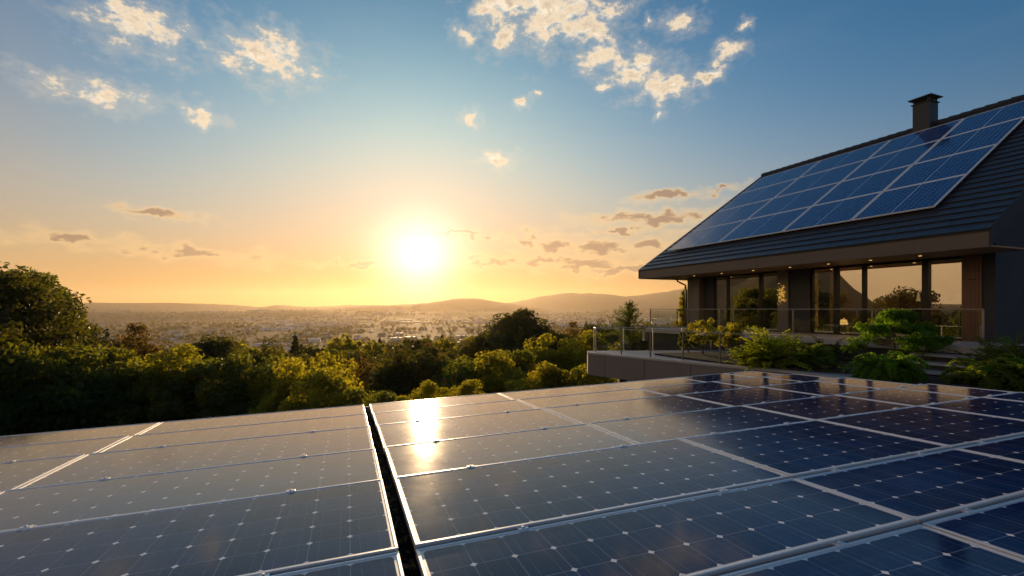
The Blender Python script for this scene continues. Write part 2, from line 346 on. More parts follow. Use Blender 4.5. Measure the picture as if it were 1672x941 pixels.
def ground(x,y):
    x=np.asarray(x,float); y=np.asarray(y,float)
    D=np.maximum(0,.62*y-.78*x-4); r=np.hypot(x,y)
    z=-80+76.2*np.exp(-D/448)
    wdt=np.clip((r-30)/200,0,1)
    z=z+wdt*fbm(x/260,y/260,1)*9+np.clip(r/20-1,0,1)*fbm(x/14,y/14,5)*.6
    az=np.arctan2(x,y); t=np.tan(np.clip(az,-1.2,1.2)); px=CX+F*t
    yy=r*np.cos(np.clip(az,-1.2,1.2))
    far=np.interp(px,PX_FAR,PY_FAR); nea=np.interp(px,PX_NEAR,PY_NEAR)
    rug=fbm(x/700,y/700,9,5)
    hf=np.maximum(0,(HY-far)/F*yy+80); hn=np.maximum(0,(HY-nea)/F*yy+80)
    def ridge(c,w1,w2): return np.where(r<c,np.exp(-((r-c)/w1)**2),np.exp(-((r-c)/w2)**2))
    m1=hf*ridge(9300,1500,1200); m2=hn*ridge(6600,1000,900)
    foot=np.maximum(0,(HY-np.interp(px,[-400,300,520,640,760,900,1000,1130,2400],[507,510,507,511,508,512,509,513,511]))/F*yy+80)*ridge(4700,700,650)
    fine_=fbm(x/260,y/260,21,4)
    hill=np.maximum(np.maximum(m1,m2),foot); hill=hill*(1+rug*.16+fine_*.07)
    side=np.clip((-az-.98)/.18,0,1); side=side*side*(3-2*side); back=np.clip((az+1.48)/.16,0,1)
    hill=np.maximum(hill,side*back*np.exp(-((r-2600)/900)**2)*(290+fbm(x/500,y/500,3)*180))
    return z+hill
def make_terrain():
    na,nr=620,150; rad=np.concatenate([[0],np.geomspace(4,11300,nr-1)]); az=np.linspace(0,2*math.pi,na,endpoint=False)
    A,Rr=np.meshgrid(az,rad); X=Rr*np.sin(A); Y=Rr*np.cos(A); Z=ground(X,Y)
    V=np.stack([X,Y,Z],-1).reshape(-1,3); i=np.arange(nr-1)[:,None]; j=np.arange(na)[None,:]; j2=(j+1)%na
    Fq=np.stack([i*na+j+0*i,(i+1)*na+j,(i+1)*na+j2,i*na+j2+0*i],-1).reshape(-1,4)
    me=bpy.data.meshes.new('ground'); me.from_pydata(V.tolist(),[],Fq[:,::-1].tolist()); me.polygons.foreach_set('use_smooth',[True]*len(me.polygons))
    m=bpy.data.materials.new('valley ground'); nt,N,L=nodes(m); out=N.new('ShaderNodeOutputMaterial'); b=N.new('ShaderNodeBsdfPrincipled'); L.new(b.outputs[0],out.inputs[0]); b.inputs['Roughness'].default_value=.95; b.inputs['Specular IOR Level'].default_value=.1
    tc=N.new('ShaderNodeTexCoord'); cur=None
    for sc,det,c1,c2,lo,hi in ((.012,8,(.035,.04,.016),(.12,.09,.045),.45,.68),(.0025,6,(.05,.055,.024),(.10,.085,.045),.4,.6),(.15,5,(.03,.036,.016),(.08,.07,.035),.4,.65)):
        no=N.new('ShaderNodeTexNoise'); no.inputs['Scale'].default_value=sc; no.inputs['Detail'].default_value=det; L.new(tc.outputs['Object'],no.inputs['Vector'])
        mr=N.new('ShaderNodeMapRange'); mr.inputs[1].default_value=lo; mr.inputs[2].default_value=hi; L.new(no.outputs['Fac'],mr.inputs[0])
        mx=N.new('ShaderNodeMix'); mx.data_type='RGBA'; mx.inputs[6].default_value=(*c1,1); mx.inputs[7].default_value=(*c2,1); L.new(mr.outputs[0],mx.inputs[0])
        if cur is None: cur=mx.outputs[2]
        else:
            k=N.new('ShaderNodeMix'); k.data_type='RGBA'; k.inputs[0].default_value=.45; L.new(cur,k.inputs[6]); L.new(mx.outputs[2],k.inputs[7]); cur=k.outputs[2]
    L.new(cur,b.inputs['Base Color']); me.materials.append(m)
    tag(link('ground',me),kind='structure')
make_terrain()
def gz(x,y): return float(ground(x,y))

# ------------------------------------------------------------------ the haze in the valley air
def make_haze():
    mb=MB(); top=420; bot=float(-110); s=11700
    mb.prism([(-s,-s),(s,-s),(s,s),(-s,s)],bot,top)
    m=bpy.data.materials.new('hazy air'); nt,N,L=nodes(m); out=N.new('ShaderNodeOutputMaterial'); v=N.new('ShaderNodeVolumePrincipled')
    v.inputs['Color'].default_value=(.95,.79,.60,1); v.inputs['Density'].default_value=HAZE; v.inputs['Anisotropy'].default_value=.6
    L.new(v.outputs[0],out.inputs['Volume']); tag(mb.build('haze',m),kind='stuff')
HAZE=.46e-4
make_haze()

# ------------------------------------------------------------------ foliage kit
def leaf_quads(P, Nn, size, aspect=.55, rng=RNG):
    n=len(P); r=rng.normal(size=(n,3)); a=np.cross(Nn,r); a/=np.linalg.norm(a,axis=1)[:,None]+1e-9; b=np.cross(Nn,a)
    s=(size*rng.uniform(.6,1.3,n))[:,None]
    fold=Nn*s*.18
    V=np.stack([P-a*s,P+b*s*aspect+fold,P+a*s,P-b*s*aspect+fold],1).reshape(-1,3)
    return V, np.arange(4*n).reshape(n,4)
def quads_mesh(name,V,Fq,m,extra=None):
    me=bpy.data.meshes.new(name); me.from_pydata(V.tolist(),[],Fq.tolist()); me.materials.append(m); me.update(); return me
def unit(v): return v/(np.linalg.norm(v,axis=-1,keepdims=True)+1e-9)
def crown(name,m,R_,Hh,nc,nl,leaf,seed,low=-.55,cl=(.22,.38)):
    """leaf clumps spread through an uneven ellipsoid; returns the mesh and the clump centres"""
    g=np.random.default_rng(seed); d=unit(g.normal(size=(nc*3,3))); d=d[d[:,2]>low][:nc]; nc=len(d)
    lump=1+.24*np.sin(d[:,0]*3.1+seed)+.2*np.sin(d[:,1]*4.3+seed*2)+.12*np.sin(d[:,2]*5+seed)
    rad=g.uniform(.45,.92,nc)**.7*lump; cen=d*rad[:,None]*np.array([R_,R_,Hh]); cr=g.uniform(*cl,nc)*min(R_,Hh)
    k=g.integers(0,nc,nc*nl); dd=unit(g.normal(size=(len(k),3))); dd[:,2]=dd[:,2]*.75+.12
    P=cen[k]+dd*(cr[k]*g.uniform(.25,1,len(k))**.5)[:,None]
    Nn=unit(dd*.6+g.normal(size=dd.shape)*.7+np.array([0,0,.35]))
    V,Fq=leaf_quads(P,Nn,leaf,.55,g); return quads_mesh(name,V,Fq,m),cen
def trunk_mesh(base,cen,r0,seed,n=9):
    g=random.Random(seed); mb=MB(); top=Vector((g.uniform(-.2,.2),g.uniform(-.2,.2),0))
    mb.tube([(0,0,base),(g.uniform(-.1,.1),.05,base*.6),top*.5+Vector((0,0,base*.25)),top],[r0*1.35,r0,r0*.8,r0*.5],9)
    idx=g.sample(range(len(cen)),min(n,len(cen)))
    for i in idx:
        e=Vector(cen[i]); s=Vector((0,0,base*g.uniform(.1,.5))); mid=(s+e)*.5+Vector((0,0,-.15*e.length))
        mb.tube([s,mid,e],[r0*.42,r0*.26,r0*.08],6)
    return mb.mesh('trunk',[M_['bark']],True)
class Kind: pass
def kind(name,m,R_,Hh,nc,nl,leaf,seed,base,r0,**k):
    q=Kind(); q.name=name; q.R=R_; q.H=Hh; q.base=base
    q.crown,cen=crown('crown',m,R_,Hh,nc,nl,leaf,seed,**k); q.trunk=trunk_mesh(-base,cen,r0,seed); return q
BROAD=kind('broad_tree',M_['leaf_dark'],4.2,3.6,120,110,.17,3,8,.34)
GIANT=kind('broad_tree',M_['leaf_dark'],4.6,3.9,230,105,.19,14,9,.4,low=-.7,cl=(.2,.33))
BROAD2=kind('broad_tree',M_['leaf_dark'],3.6,3.3,100,110,.17,8,7,.3)
OLIVE=kind('broad_tree',M_['leaf_olive'],3.5,3.2,70,120,.17,71,7,.28,cl=(.2,.42))
ROUND=kind('leafy_tree',M_['leaf_mid'],3.4,2.9,95,190,.15,21,7,.26)
ROUND2=kind('leafy_tree',M_['leaf_mid'],3.2,3.0,85,190,.15,33,7,.25)
LIGHT=kind('leafy_tree',M_['leaf_light'],3.0,2.7,85,200,.13,45,6,.2)
LIGHT2=kind('leafy_tree',M_['leaf_light'],2.6,2.2,75,200,.11,57,5,.18)
MID=[kind('slope_tree',M_[k],3.6,3.3,34,26,.55,60+i,8,.3) for i,k in enumerate(('leaf_dark','leaf_mid','leaf_dark','leaf_light'))]
def plant(k,x,y,top,label,s=1.0,sx=1.0,group='trees on the slope below the house',z=None,cat='tree',seed=None):
    """top = height of the crown's top"""
    g=random.Random(hash((round(x*10),round(y*10))) if seed is None else seed)
    t=thing(k.name,label,cat,(x,y,top-k.H*s*1.02 if z is None else z),g.uniform(0,6.28),group); t.scale=(s*sx,s*sx,s)
    link('crown',k.crown,t); link('trunk',k.trunk,t); return t

# (px centre, px top, distance, kind, scale, label)
near=[
 (850,521,58,GIANT,1.0,'big dark broad tree rising above all others over the town'),
 (792,548,56,BROAD2,.72,'dark tree on the left shoulder of the big broad tree'),
 (905,548,56,BROAD2,.78,'dark tree on the right shoulder of the big broad tree'),
 (940,535,84,OLIVE,1.05,'round hazy tree between the big broad tree and the terrace corner'),
 (975,531,96,BROAD,1.0,'distant dark tree just left of the terrace railing corner'),
 (905,563,38,LIGHT,1.0,'sunlit yellow green tree in front of the big dark tree'),
 (846,573,35,ROUND2,.92,'sunlit leafy tree lower left of the big dark tree'),
 (958,556,44,LIGHT2,1.25,'light green tree beside the left end of the concrete terrace'),
 (815,590,31,LIGHT2,.95,'low light tree just behind the back edge of the panels'),
 (748,598,32,ROUND,.92,'round dark gold tree behind the bright sun streak'),
 (690,588,36,GIANT,.92,'dark shaded tree left of the sun streak'),
 (632,586,42,OLIVE,.86,'wide dark tree left of centre on the slope'),
 (585,584,52,BROAD2,.95,'dark tree between the town and the yellow saplings'),
 (556,572,70,ROUND2,1.0,'hazy tree standing at the edge of the far town'),
 (705,571,75,OLIVE,1.0,'golden hazed tree right under the sun'),
 (660,577,66,BROAD2,.9,'brown shaded tree under the left edge of the sun'),
 (760,577,68,BROAD2,1.0,'dark hazed tree left of the big broad tree'),
 (505,598,27,LIGHT,.95,'tall yellow leafed tree at the left of the valley view'),
 (550,622,23,LIGHT2,.8,'low yellow green tree nearest the left panels'),
 (470,605,30,LIGHT,.85,'feathery yellow green tree further left of the valley view'),
 (600,640,21,ROUND2,.5,'small rounded bush tree peeping over the left panels'),
 (430,575,46,BROAD,.92,'large dark tree left of the valley town'),
 (385,590,31,ROUND,.95,'mid green round tree far left behind the panels'),
 (330,560,48,BROAD2,1.05,'tall dark tree on the left slope'),
 (275,585,30,LIGHT,1.0,'yellow green tree on the left slope'),
 (215,545,46,OLIVE,1.0,'broad dark tree at the far left'),
 (150,570,29,ROUND2,1.05,'round green tree at the far left'),
 (85,540,38,BROAD2,1.1,'dark tall tree near the left edge'),
 (30,575,26,ROUND,1.0,'green tree at the left edge behind the panels'),
 (-40,540,36,BROAD,1.0,'dark tree cut by the left edge'),
 (880,606,25,LIGHT2,.62,'low bright green shrubby tree behind the panel edge'),
 (930,600,25,ROUND2,.55,'low green bushy tree left of the terrace wall'),
 (975,606,24,LIGHT2,.55,'small bright tree under the terrace corner'),
 (770,634,20,LIGHT2,.42,'small leafy sapling right behind the panels and the sun streak'),
 (690,634,20.5,LIGHT2,.42,'small leafy sapling left of the sun streak'),
 (1010,548,62,ROUND,1.0,'green tree seen through the terrace glass'),
 (1060,540,56,BROAD2,.9,'dark tree seen through the terrace glass beside the conifer'),
]
for (px,py,Y,k,s,l) in near:
    plant(k,at(px,Y),Y,zat(py,Y),l,s,1.42 if k is GIANT and 'big' in l else 1.08)
# trees left of the house, outside the frame, mirrored in its windows
for i,(x,y,h,k) in enumerate([(-24,9,-.6,BROAD),(-26,15,.2,ROUND),(-30,22,1.6,BROAD2),(-23,2,-1.2,ROUND2),(-34,32,2.4,BROAD),(-28,-5,.6,BROAD2),(-38,12,.9,BROAD),(-42,4,1.2,BROAD2),(-40,40,2.8,ROUND)]):
    plant(k,x,y,h,'dark tree standing left of the solar roof',1.15 if i%2 else 1.0,group='trees left of the solar roof')
# trees on the slope between the house and the town
g=random.Random(5)
n=0
while n<150:
    Y=math.exp(g.uniform(math.log(85),math.log(520))); px=g.uniform(-60,1120)
    x=at(px,Y); z0=gz(x,Y); topy=g.uniform(548,578)+(14 if Y<140 else 0)
    h=g.uniform(7,12); top=z0+h
    if HY-top/Y*F > 0 and False: continue
    k=g.choice(MID); s=h/12*g.uniform(.9,1.25)
    yy=HY-F*top/Y
    if yy<545: continue
    tone={'0':'dark','1':'mid green','2':'dark','3':'light green'}[str(MID.index(k))]
    where='under the sun' if 600<px<770 else 'left of the sun' if px<=600 else 'right of the sun' if px<900 else 'beside the terrace'
    far='far down by the first houses' if Y>330 else 'half way down the slope' if Y>170 else 'on the upper slope'
    plant(k,x,Y,top,f'{tone} tree {far} {where}',s,group='trees scattered down the slope'); n+=1

# ------------------------------------------------------------------ the valley town
TW=[mat('town wall '+a,c,.8,0,.1,.2) for a,c in (('white',(.72,.70,.66)),('cream',(.60,.52,.40)),('grey',(.38,.37,.36)),('brick',(.30,.17,.12)))]
TR=[mat('town roof '+a,c,.6,0,.2,.3) for a,c in (('red',(.25,.10,.06)),('grey',(.20,.20,.21)),('pale',(.62,.60,.57)),('brown',(.12,.085,.065)))]
TG=mat('town window glass',(.05,.06,.07),.15,0,.1,1)
def house_mesh(kind_,w,d,h,wm,rm,sd):
    g=random.Random(sd); mb=MB()
    mb.box((0,0,h/2-1.5),(w,d,h+3),0)
    if kind_=='gable':
        e=.5; rh=d*.32; P=[(-w/2-e,-d/2-e,h),(w/2+e,-d/2-e,h),(w/2+e,d/2+e,h),(-w/2-e,d/2+e,h)]
        a,b=(-w/2-e,0,h+rh),(w/2+e,0,h+rh)
        mb.face([P[0],P[1],b,a],1); mb.face([P[2],P[3],a,b],1); mb.face([P[1],P[2],b],0); mb.face([P[3],P[0],a],0); mb.face([P[3],P[2],P[1],P[0]],1)
        mb.box((w*.25,0,h+rh*.9),(.7,.7,1.6),0)
    else:
        mb.box((0,0,h+.25),(w+.4,d+.4,.5),1); mb.box((w*.2,0,h+1.0),(w*.2,d*.3,1.1),0)
    for sx in (-1,1):
        for i in range(int(w//3.2)):
            for fl in range(max(1,int(h//2.9))): mb.box((-w/2+1.8+i*3.2,sx*d/2,1.5+fl*2.9),(1.3,.08,1.3),2)
    return mb.mesh('house',[TW[wm],TR[rm],TG])
HV=[]
for i in range(12):
    g2=random.Random(i*9+1); kd='gable' if i<8 else 'flat'
    w=g2.uniform(11,17) if i<8 else g2.uniform(20,44); d=g2.uniform(8,10) if i<8 else g2.uniform(14,24); h=g2.uniform(3.2,6.2) if i<8 else g2.uniform(5,9)
    wm=[0,1,0,2,3,0,1,2,0,0,2,0][i]; rm=[0,1,3,1,3,2,0,2,2,2,1,2][i]
    nm=('white','cream','grey','brick')[wm]+(' house with ' if i<8 else ' flat block with ')+('red','grey','pale','brown')[rm]+' roof'
    HV.append((house_mesh(kd,w,d,h,wm,rm,i),nm,kd))
n=0; placed=[]; g=random.Random(77)
while n<235:
    Y=math.exp(g.uniform(math.log(430),math.log(2300))); px=g.uniform(-40,1130); x=at(px,Y)
    if any((x-a)**2+(Y-b)**2<(17+Y*.006)**2 for a,b in placed): continue
    if vnoise(np.array(x/180.),np.array(Y/300.),4)<-.18: continue
    placed.append((x,Y)); i=g.randrange(8) if g.random()<.78 else 8+g.randrange(4)
    me,nm,kd=HV[i]
    o=link('town_house' if i<8 else 'town_building',me); o.location=(x,Y,gz(x,Y)); o.rotation_euler.z=g.choice([0,.3,-.4,1.57,1.2])+g.uniform(-.15,.15)
    where='below the sun' if 600<px<770 else 'left of the sun' if px<=600 else 'right of the sun' if px<900 else 'beside the terrace'
    far='in far haze' if Y>1300 else 'in mid town' if Y>760 else 'at the near town edge'
    tag(o,f'{nm} {far} {where}','house' if i<8 else 'building','houses of the valley town'); n+=1
def far_town():
    mb=MB(); g=random.Random(3)
    for _ in range(2000):
        Y=math.exp(g.uniform(math.log(1700),math.log(4600))); x=at(g.uniform(-100,1250),Y)
        if vnoise(np.array(x/420.),np.array(Y/700.),4)<.0: continue
        z=gz(x,Y); w,d,h=(g.uniform(10,18),g.uniform(9,12),g.uniform(4,8)) if g.random()<.8 else (g.uniform(30,90),g.uniform(25,50),g.uniform(6,14))
        M=Matrix.Rotation(g.uniform(-.4,.4),3,'Z'); mb.box((x,Y,z+h/2-1),(w,d,h),g.choice([0,0,1,2]),M); mb.box((x,Y,z+h),(w*.96,d*.6,2.0),3+g.choice([0,1,2,2]),M)
    tag(mb.build('distant_town',TW[:3]+TR[:3]),'mass of tiny pale roofs of the hazy town below the hills',None,None,'stuff')
far_town()
def far_wood():
    g=np.random.default_rng(9); Ps=[]; S=[]
    n=0
    while n<6500:
        Y=math.exp(g.uniform(math.log(300),math.log(5200))); px=g.uniform(-250,1300); x=at(px,Y)
        if vnoise(np.array(x/130.),np.array(Y/220.),7)<.04 and g.random()<.86: continue
        if Y<900 and any((x-a)**2+(Y-b)**2<100 for a,b in placed): continue
        Ps.append((x,Y,gz(x,Y))); S.append(g.uniform(3,6.5)*(1 if Y<1500 else 1.35)); n+=1
    Ps=np.array(Ps); S=np.array(S); VV=[]; 
    k=np.repeat(np.arange(n),34); d=unit(g.normal(size=(len(k),3))); d[:,2]*=.85
    P=Ps[k]+d*(S[k]*g.uniform(.35,1,len(k)))[:,None]; P[:,2]+=S[k]*.8
    Nn=unit(d+g.normal(size=d.shape)*.5); r=g.normal(size=d.shape); a=unit(np.cross(Nn,r)); b=np.cross(Nn,a); s=(S[k]*.38)[:,None]
    V=np.stack([P-a*s,P+b*s*.7,P+a*s,P-b*s*.7],1).reshape(-1,3)
    tag(link('valley_woodland',quads_mesh('woodland',V,np.arange(len(V)).reshape(-1,4),M_['leaf_dark'])),'dark tree cover between the houses of the valley',None,None,'stuff')
far_wood()

# ------------------------------------------------------------------ solar panels
def panel_meshes(w,d,nx,ny,cells,mid=False,fw=.015,ht=.036,margin=.011,alu='alu'):
    fr=MB(); x,y=w/2,d/2
    for (c,s) in (((0,-y+fw/2,0),(w,fw,ht)),((0,y-fw/2,0),(w,fw,ht)),((-x+fw/2,0,0),(fw,d-2*fw,ht)),((x-fw/2,0,0),(fw,d-2*fw,ht))): fr.box(c,s,0)
    gl=MB(); zt=ht/2-.004; xi,yi=x-fw,y-fw; xc,yc=xi-margin,yi-margin
    if mid:
        g=.016
        for (a,b,k0,k1) in ((-xc,-g,0,nx/2),(g,xc,nx/2,nx)):
            gl.face([(a,-yc,zt),(b,-yc,zt),(b,yc,zt),(a,yc,zt)],0,[(k0,0),(k1,0),(k1,ny),(k0,ny)])
        gl.face([(-g,-yc,zt),(g,-yc,zt),(g,yc,zt),(-g,yc,zt)],1)
    else: gl.face([(-xc,-yc,zt),(xc,-yc,zt),(xc,yc,zt),(-xc,yc,zt)],0,[(0,0),(nx,0),(nx,ny),(0,ny)])
    for q in ([(-xi,-yi),(xi,-yi),(xc,-yc),(-xc,-yc)],[(xi,-yi),(xi,yi),(xc,yc),(xc,-yc)],[(xi,yi),(-xi,yi),(-xc,yc),(xc,yc)],[(-xi,yi),(-xi,-yi),(-xc,-yc),(-xc,yc)]):
        gl.face([(a,b,zt) for a,b in q],1)
    bk=MB(); bk.box((0,0,-ht/2+.004),(w-2*fw-.004,d-2*fw-.004,.004),0)
    return fr.mesh('frame',[M_[alu]]), gl.mesh('glass',[cells,M_['backsheet']]), bk.mesh('back_sheet',[M_['backsheet']])
eA=Vector((.94485,.32647,.02588)); eB=Vector((-.32590,.94510,-.02414)); eN=eA.cross(eB).normalized()
O0=-eN
ROWS=[(5.88,6.708),(5.012,5.865),(3.97,4.997),(3.125,3.955),(2.125,3.11),(1.475,2.11),(.475,1.46)]
RN=['back','second','third','fourth','fifth','sixth','nearest']
COLS=[(-6.36,-4.24),(-4.22,-2.10),(-2.08,.185),(.255,2.05),(2.065,3.845),(3.86,5.175),(5.19,6.15),(6.165,6.80)]
CN=['third column left of dark gap','second column left of dark gap','first column left of dark gap','first column right of dark gap','second column right of dark gap','third column right of dark gap','fourth column right of dark gap','last narrow column by the garden edge']
FALL=.04                                             # the far half of the roof falls away a little more
def drop(b): return -max(0,b-3.117)*FALL
def ground_array():
    cache={}; g=random.Random(2)
    for ri,(b0,b1) in enumerate(ROWS):
        for ci,(a0,a1) in enumerate(COLS):
            if ri>=4 and ci==3: a1=2.405
            if ri>=4 and ci==4: a0=2.42
            w,d=round(a1-a0,3),round(b1-b0,3); key=(w,d,ri<4)
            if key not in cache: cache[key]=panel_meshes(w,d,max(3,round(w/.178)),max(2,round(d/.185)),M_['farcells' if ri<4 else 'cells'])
            t=thing('solar_panel',f'low solar panel in {RN[ri]} row'+(' from back edge' if 0<ri<6 else '')+f', {CN[ci]}','solar panel',group='solar panels on the low flat roof')
            p=O0+eA*((a0+a1)/2)+eB*((b0+b1)/2)+eN*drop((b0+b1)/2)
            Mx=Matrix((eA,eB,eN)).transposed().to_4x4(); Mx=Mx@Euler((R(g.uniform(-.12,.12)-(.6,.6,.7,.6,.6,.8,.8)[ri]),R(g.uniform(-.15,.15)),0)).to_matrix().to_4x4(); Mx.translation=p
            t.matrix_world=Mx
            fr,gl,bk=cache[key]; link('frame',fr,t,.003); link('glass',gl,t); link('back_sheet',bk,t)
            if ri>=2:
                for k in (-.27,.27): c=link('clamp',CLAMP,t,.002); c.location=(w*k,d/2+.004,.012)
_c=MB(); _c.box((0,0,.004),(.05,.034,.012)); _c.tube([(0,0,.010),(0,0,.016)],.008,6); CLAMP=_c.mesh('clamp',[M_['alu']])
ground_array()
def annex():
    t=thing('annex_building','low dark annex with flat membrane roof carrying the front solar panels','building',O0+Vector((0,0,-.2)))
    Mi=t.location
    def pt(a,b,h): return O0+eA*a+eB*b+eN*(h+drop(b))-Mi
    mb=MB(); 
    for b0,b1 in ((-3,3.117),(3.117,6.75)):
        q=[(-6.6,b0),(6.90,b0),(6.90,b1),(-6.6,b1)]; mb.hexa([pt(a,b,-.42) for a,b in q]+[pt(a,b,-.13) for a,b in q]); mb.build('roof',M_['membrane'],t)
    e=MB()
    for (a0,b0,a1,b1) in ((-6.6,6.75,6.90,6.79),(6.90,-3,6.94,3.117),(6.90,3.117,6.94,6.79),(-6.64,-3,-6.6,3.117),(-6.64,3.117,-6.6,6.79)):
        qq=[(a0,b0),(a1,b0),(a1,b1),(a0,b1)]; e.hexa([pt(a,b,-.44) for a,b in qq]+[pt(a,b,-.012) for a,b in qq])
    e.build('edge_trim',M_['steel'],t)
    w=MB(); q2=[(-6.2,-2.8),(6.5,-2.8),(6.5,5.6),(-6.2,5.6)]
    top=[pt(a,b,-.42) for a,b in q2]; bot=[Vector((p.x,p.y,-7.5-Mi.z)) for p in top]; w.hexa(bot+top); w.build('wall',M_['darkwall'],t)
    r=MB()
    for b0,b1 in ROWS:
        for k in (.25,.75):
            b=b0+(b1-b0)*k
            for (x0,x1) in ((-6.4,.17),(.27,6.78)):
                qq=[(x0,b-.02),(x1,b-.02),(x1,b+.02),(x0,b+.02)]; r.hexa([pt(x,y,-.128) for x,y in qq]+[pt(x,y,-.022) for x,y in qq])
    r.build('mounting_rail',M_['blackmetal'],t)
annex()
def litter():
    g=np.random.default_rng(4); n=420; a=g.uniform(.19,.25,n); b=g.uniform(.6,6.6,n)
    P=np.array(O0)+a[:,None]*np.array(eA)+b[:,None]*np.array(eB)+np.array(eN)*(g.uniform(-.12,-.05,n)-np.maximum(0,b-3.117)*FALL)[:,None]
    Nn=unit(g.normal(size=(n,3))*.5+np.array([0,0,1])); V,Fq=leaf_quads(P,Nn,.02,.5,g)
    tag(link('leaf_litter',quads_mesh('leaf_litter',V,Fq,mat('dry brown leaf',(.34,.17,.06),.8,0,.5,40))),'dry leaves fallen in the dark gap between panels',None,None,'stuff')
litter()

# ------------------------------------------------------------------ the house (local x into the house, local y along the facade away from the camera)
U=Vector((-.379,.925,0)).normalized(); W=Vector((U.y,-U.x,0)); HL=Vector((14.5,15.4,0)); HRZ=math.atan2(W.y,W.x)
def hw(x,y,z): return HL+W*x+U*y+Vector((0,0,z))
house=thing('house','dark modern house with steep tiled roof, glass walls and deep eaves','house',(HL.x,HL.y,-1.8),HRZ)
def P(name,mb,m,parent=None,bevel=0,**k):
    for i,v in enumerate(mb.v): mb.v[i]=(v[0],v[1],v[2]+1.8) if parent is None else v
    return mb.build(name,m,house if parent is None else parent,bevel=bevel,**k)
def bb(mb,x0,x1,y0,y1,z0,z1,m=0): mb.box(((x0+x1)/2,(y0+y1)/2,(z0+z1)/2),(x1-x0,y1-y0,z1-z0),m)
FL=-1.02; GT=1.66; SO=1.72; EZ=2.19; SL=.662; EX=-2.28; RX=7.37; T0,T1=-1.60,13.65; RZ=EZ+(RX-EX)*SL
XB=2*RX-EX-2.2
mb=MB(); bb(mb,-.05,XB-.05,-.46,11.9,-1.25,FL); P('floor',mb,M_['floor'])
mb=MB(); bb(mb,-2.4,XB+.1,-2.2,12.7,-4.5,-1.25); P('plinth',mb,M_['darkwall'])
mb=MB(); bb(mb,-2.5,-.05,-2.3,12.8,-1.25,FL); P('deck',mb,M_['coping'],bevel=.012)
# walls
mb=MB(); bb(mb,-.02,.3,5.16,6.10,FL,SO); P('wall',mb,M_['darkwall'])      # dark bay between the two windows
mb=MB(); bb(mb,.02,.3,10.45,11.1,FL,SO); P('wall',mb,M_['darkwall'])       # reveal behind the end pillar
def gable(y0,y1):
    m=MB(); z=lambda x: EZ+(x-EX)*SL-.30
    xs=[0.0,RX,XB]; pts=[(.0,-4),(XB,-4),(XB,z(2*RX-XB)),(RX,z(RX)),(.0,z(0))]
    V=[(a,y0,b) for a,b in pts]+[(a,y1,b) for a,b in pts]; n=5
    m.grid(V,[tuple(range(n)),tuple(range(2*n-1,n-1,-1))]+[((i+1)%n,i,n+i,n+(i+1)%n) for i in range(n)]); return m
P('gable_wall',gable(-.78,-.48),M_['darkwall']); P('gable_wall',gable(11.6,11.9),M_['darkwall'])
mb=MB(); bb(mb,XB-.3,XB,-.48,11.6,-4,4.5); P('back_wall',mb,M_['darkwall'])
mb=MB(); bb(mb,-.10,.35,6.10,6.63,FL,SO); P('pillar',mb,M_['pillar'],bevel=.01)
mb=MB(); bb(mb,-.35,.35,11.12,11.98,FL,SO); P('pillar',mb,M_['pillar'],bevel=.01)
mb=MB()
g=random.Random(1); y=-.47
while y<-.03:
    w_=.072; bb(mb,-.045-g.uniform(0,.012),.05,y,y+w_-.008,FL+.004,SO-.004); y+=w_
bb(mb,.02,.3,-.48,.0,FL,SO); P('wood_cladding',mb,M_['boards'])
mb=MB(); bb(mb,-.075,-.045,-.36,-.16,.92,.945); P('wall_bracket',mb,M_['blackmetal'])
# windows
def window(y0,y1,mull,label=None):
    fr=MB(); d0,d1=.06,.20
    bb(fr,d0,d1,y0,y1,FL,FL+.06); bb(fr,d0,d1,y0,y1,GT-.02,SO-.003); bb(fr,d0,d1,y0,y0+.05,FL+.06,GT-.02); bb(fr,d0,d1,y1-.05,y1,FL+.06,GT-.02)
    ed=[y0+.05]
    for (a,b) in mull: bb(fr,d0-.03,d1,a,b,FL+.06,GT-.02); ed+= [a,b]
    ed.append(y1-.05)
    f=P('window',fr,M_['blackmetal'])
    for i in range(0,len(ed),2):
        pm=MB(); bb(pm,.12,.128,ed[i],ed[i+1],FL+.06+1.8,GT-.02+1.8); P('pane',pm,M_['glass'],f)
    return f
window(0,5.16,[(.97,1.165),(3.02,3.12),(4.05,4.20)]); window(6.63,10.45,[(7.60,7.72),(9.57,9.63)])
# interior shell
mb=MB(); bb(mb,5.5,5.62,-.48,11.6,FL,GT); bb(mb,.3,5.5,6.15,6.27,FL,GT); P('inner_wall',mb,M_['plaster'])
mb=MB(); bb(mb,.21,XB-.3,-.48,11.6,GT+.02,SO+.02); P('ceiling',mb,M_['soffit'])
# eaves
mb=MB(); bb(mb,EX+.06,.0,T0+.05,T1-.05,SO+.005,SO+.045); bb(mb,.0,XB,11.9,T1-.05,SO+.005,SO+.045); P('soffit',mb,M_['soffit'])
mb=MB(); bb(mb,EX,EX+.06,T0,T1,SO-.02,EZ-.04); bb(mb,EX,XB+2.2,T1-.05,T1+.01,SO-.02,EZ-.04); P('fascia',mb,M_['fascia'],bevel=.006)
mb=MB(); bb(mb,EX-.035,EX-.002,T0-.01,T1+.02,EZ-.055,EZ-.015); P('drip_edge',mb,M_['blackmetal'])
for y in (.6,2.1,3.6,5.2,7.0,8.8,10.6):
    mb=MB(); mb.tube([(-1.15,y,SO-.004),(-1.15,y,SO+.01)],.045,14); o=P('downlight',mb,M_['lamp'])
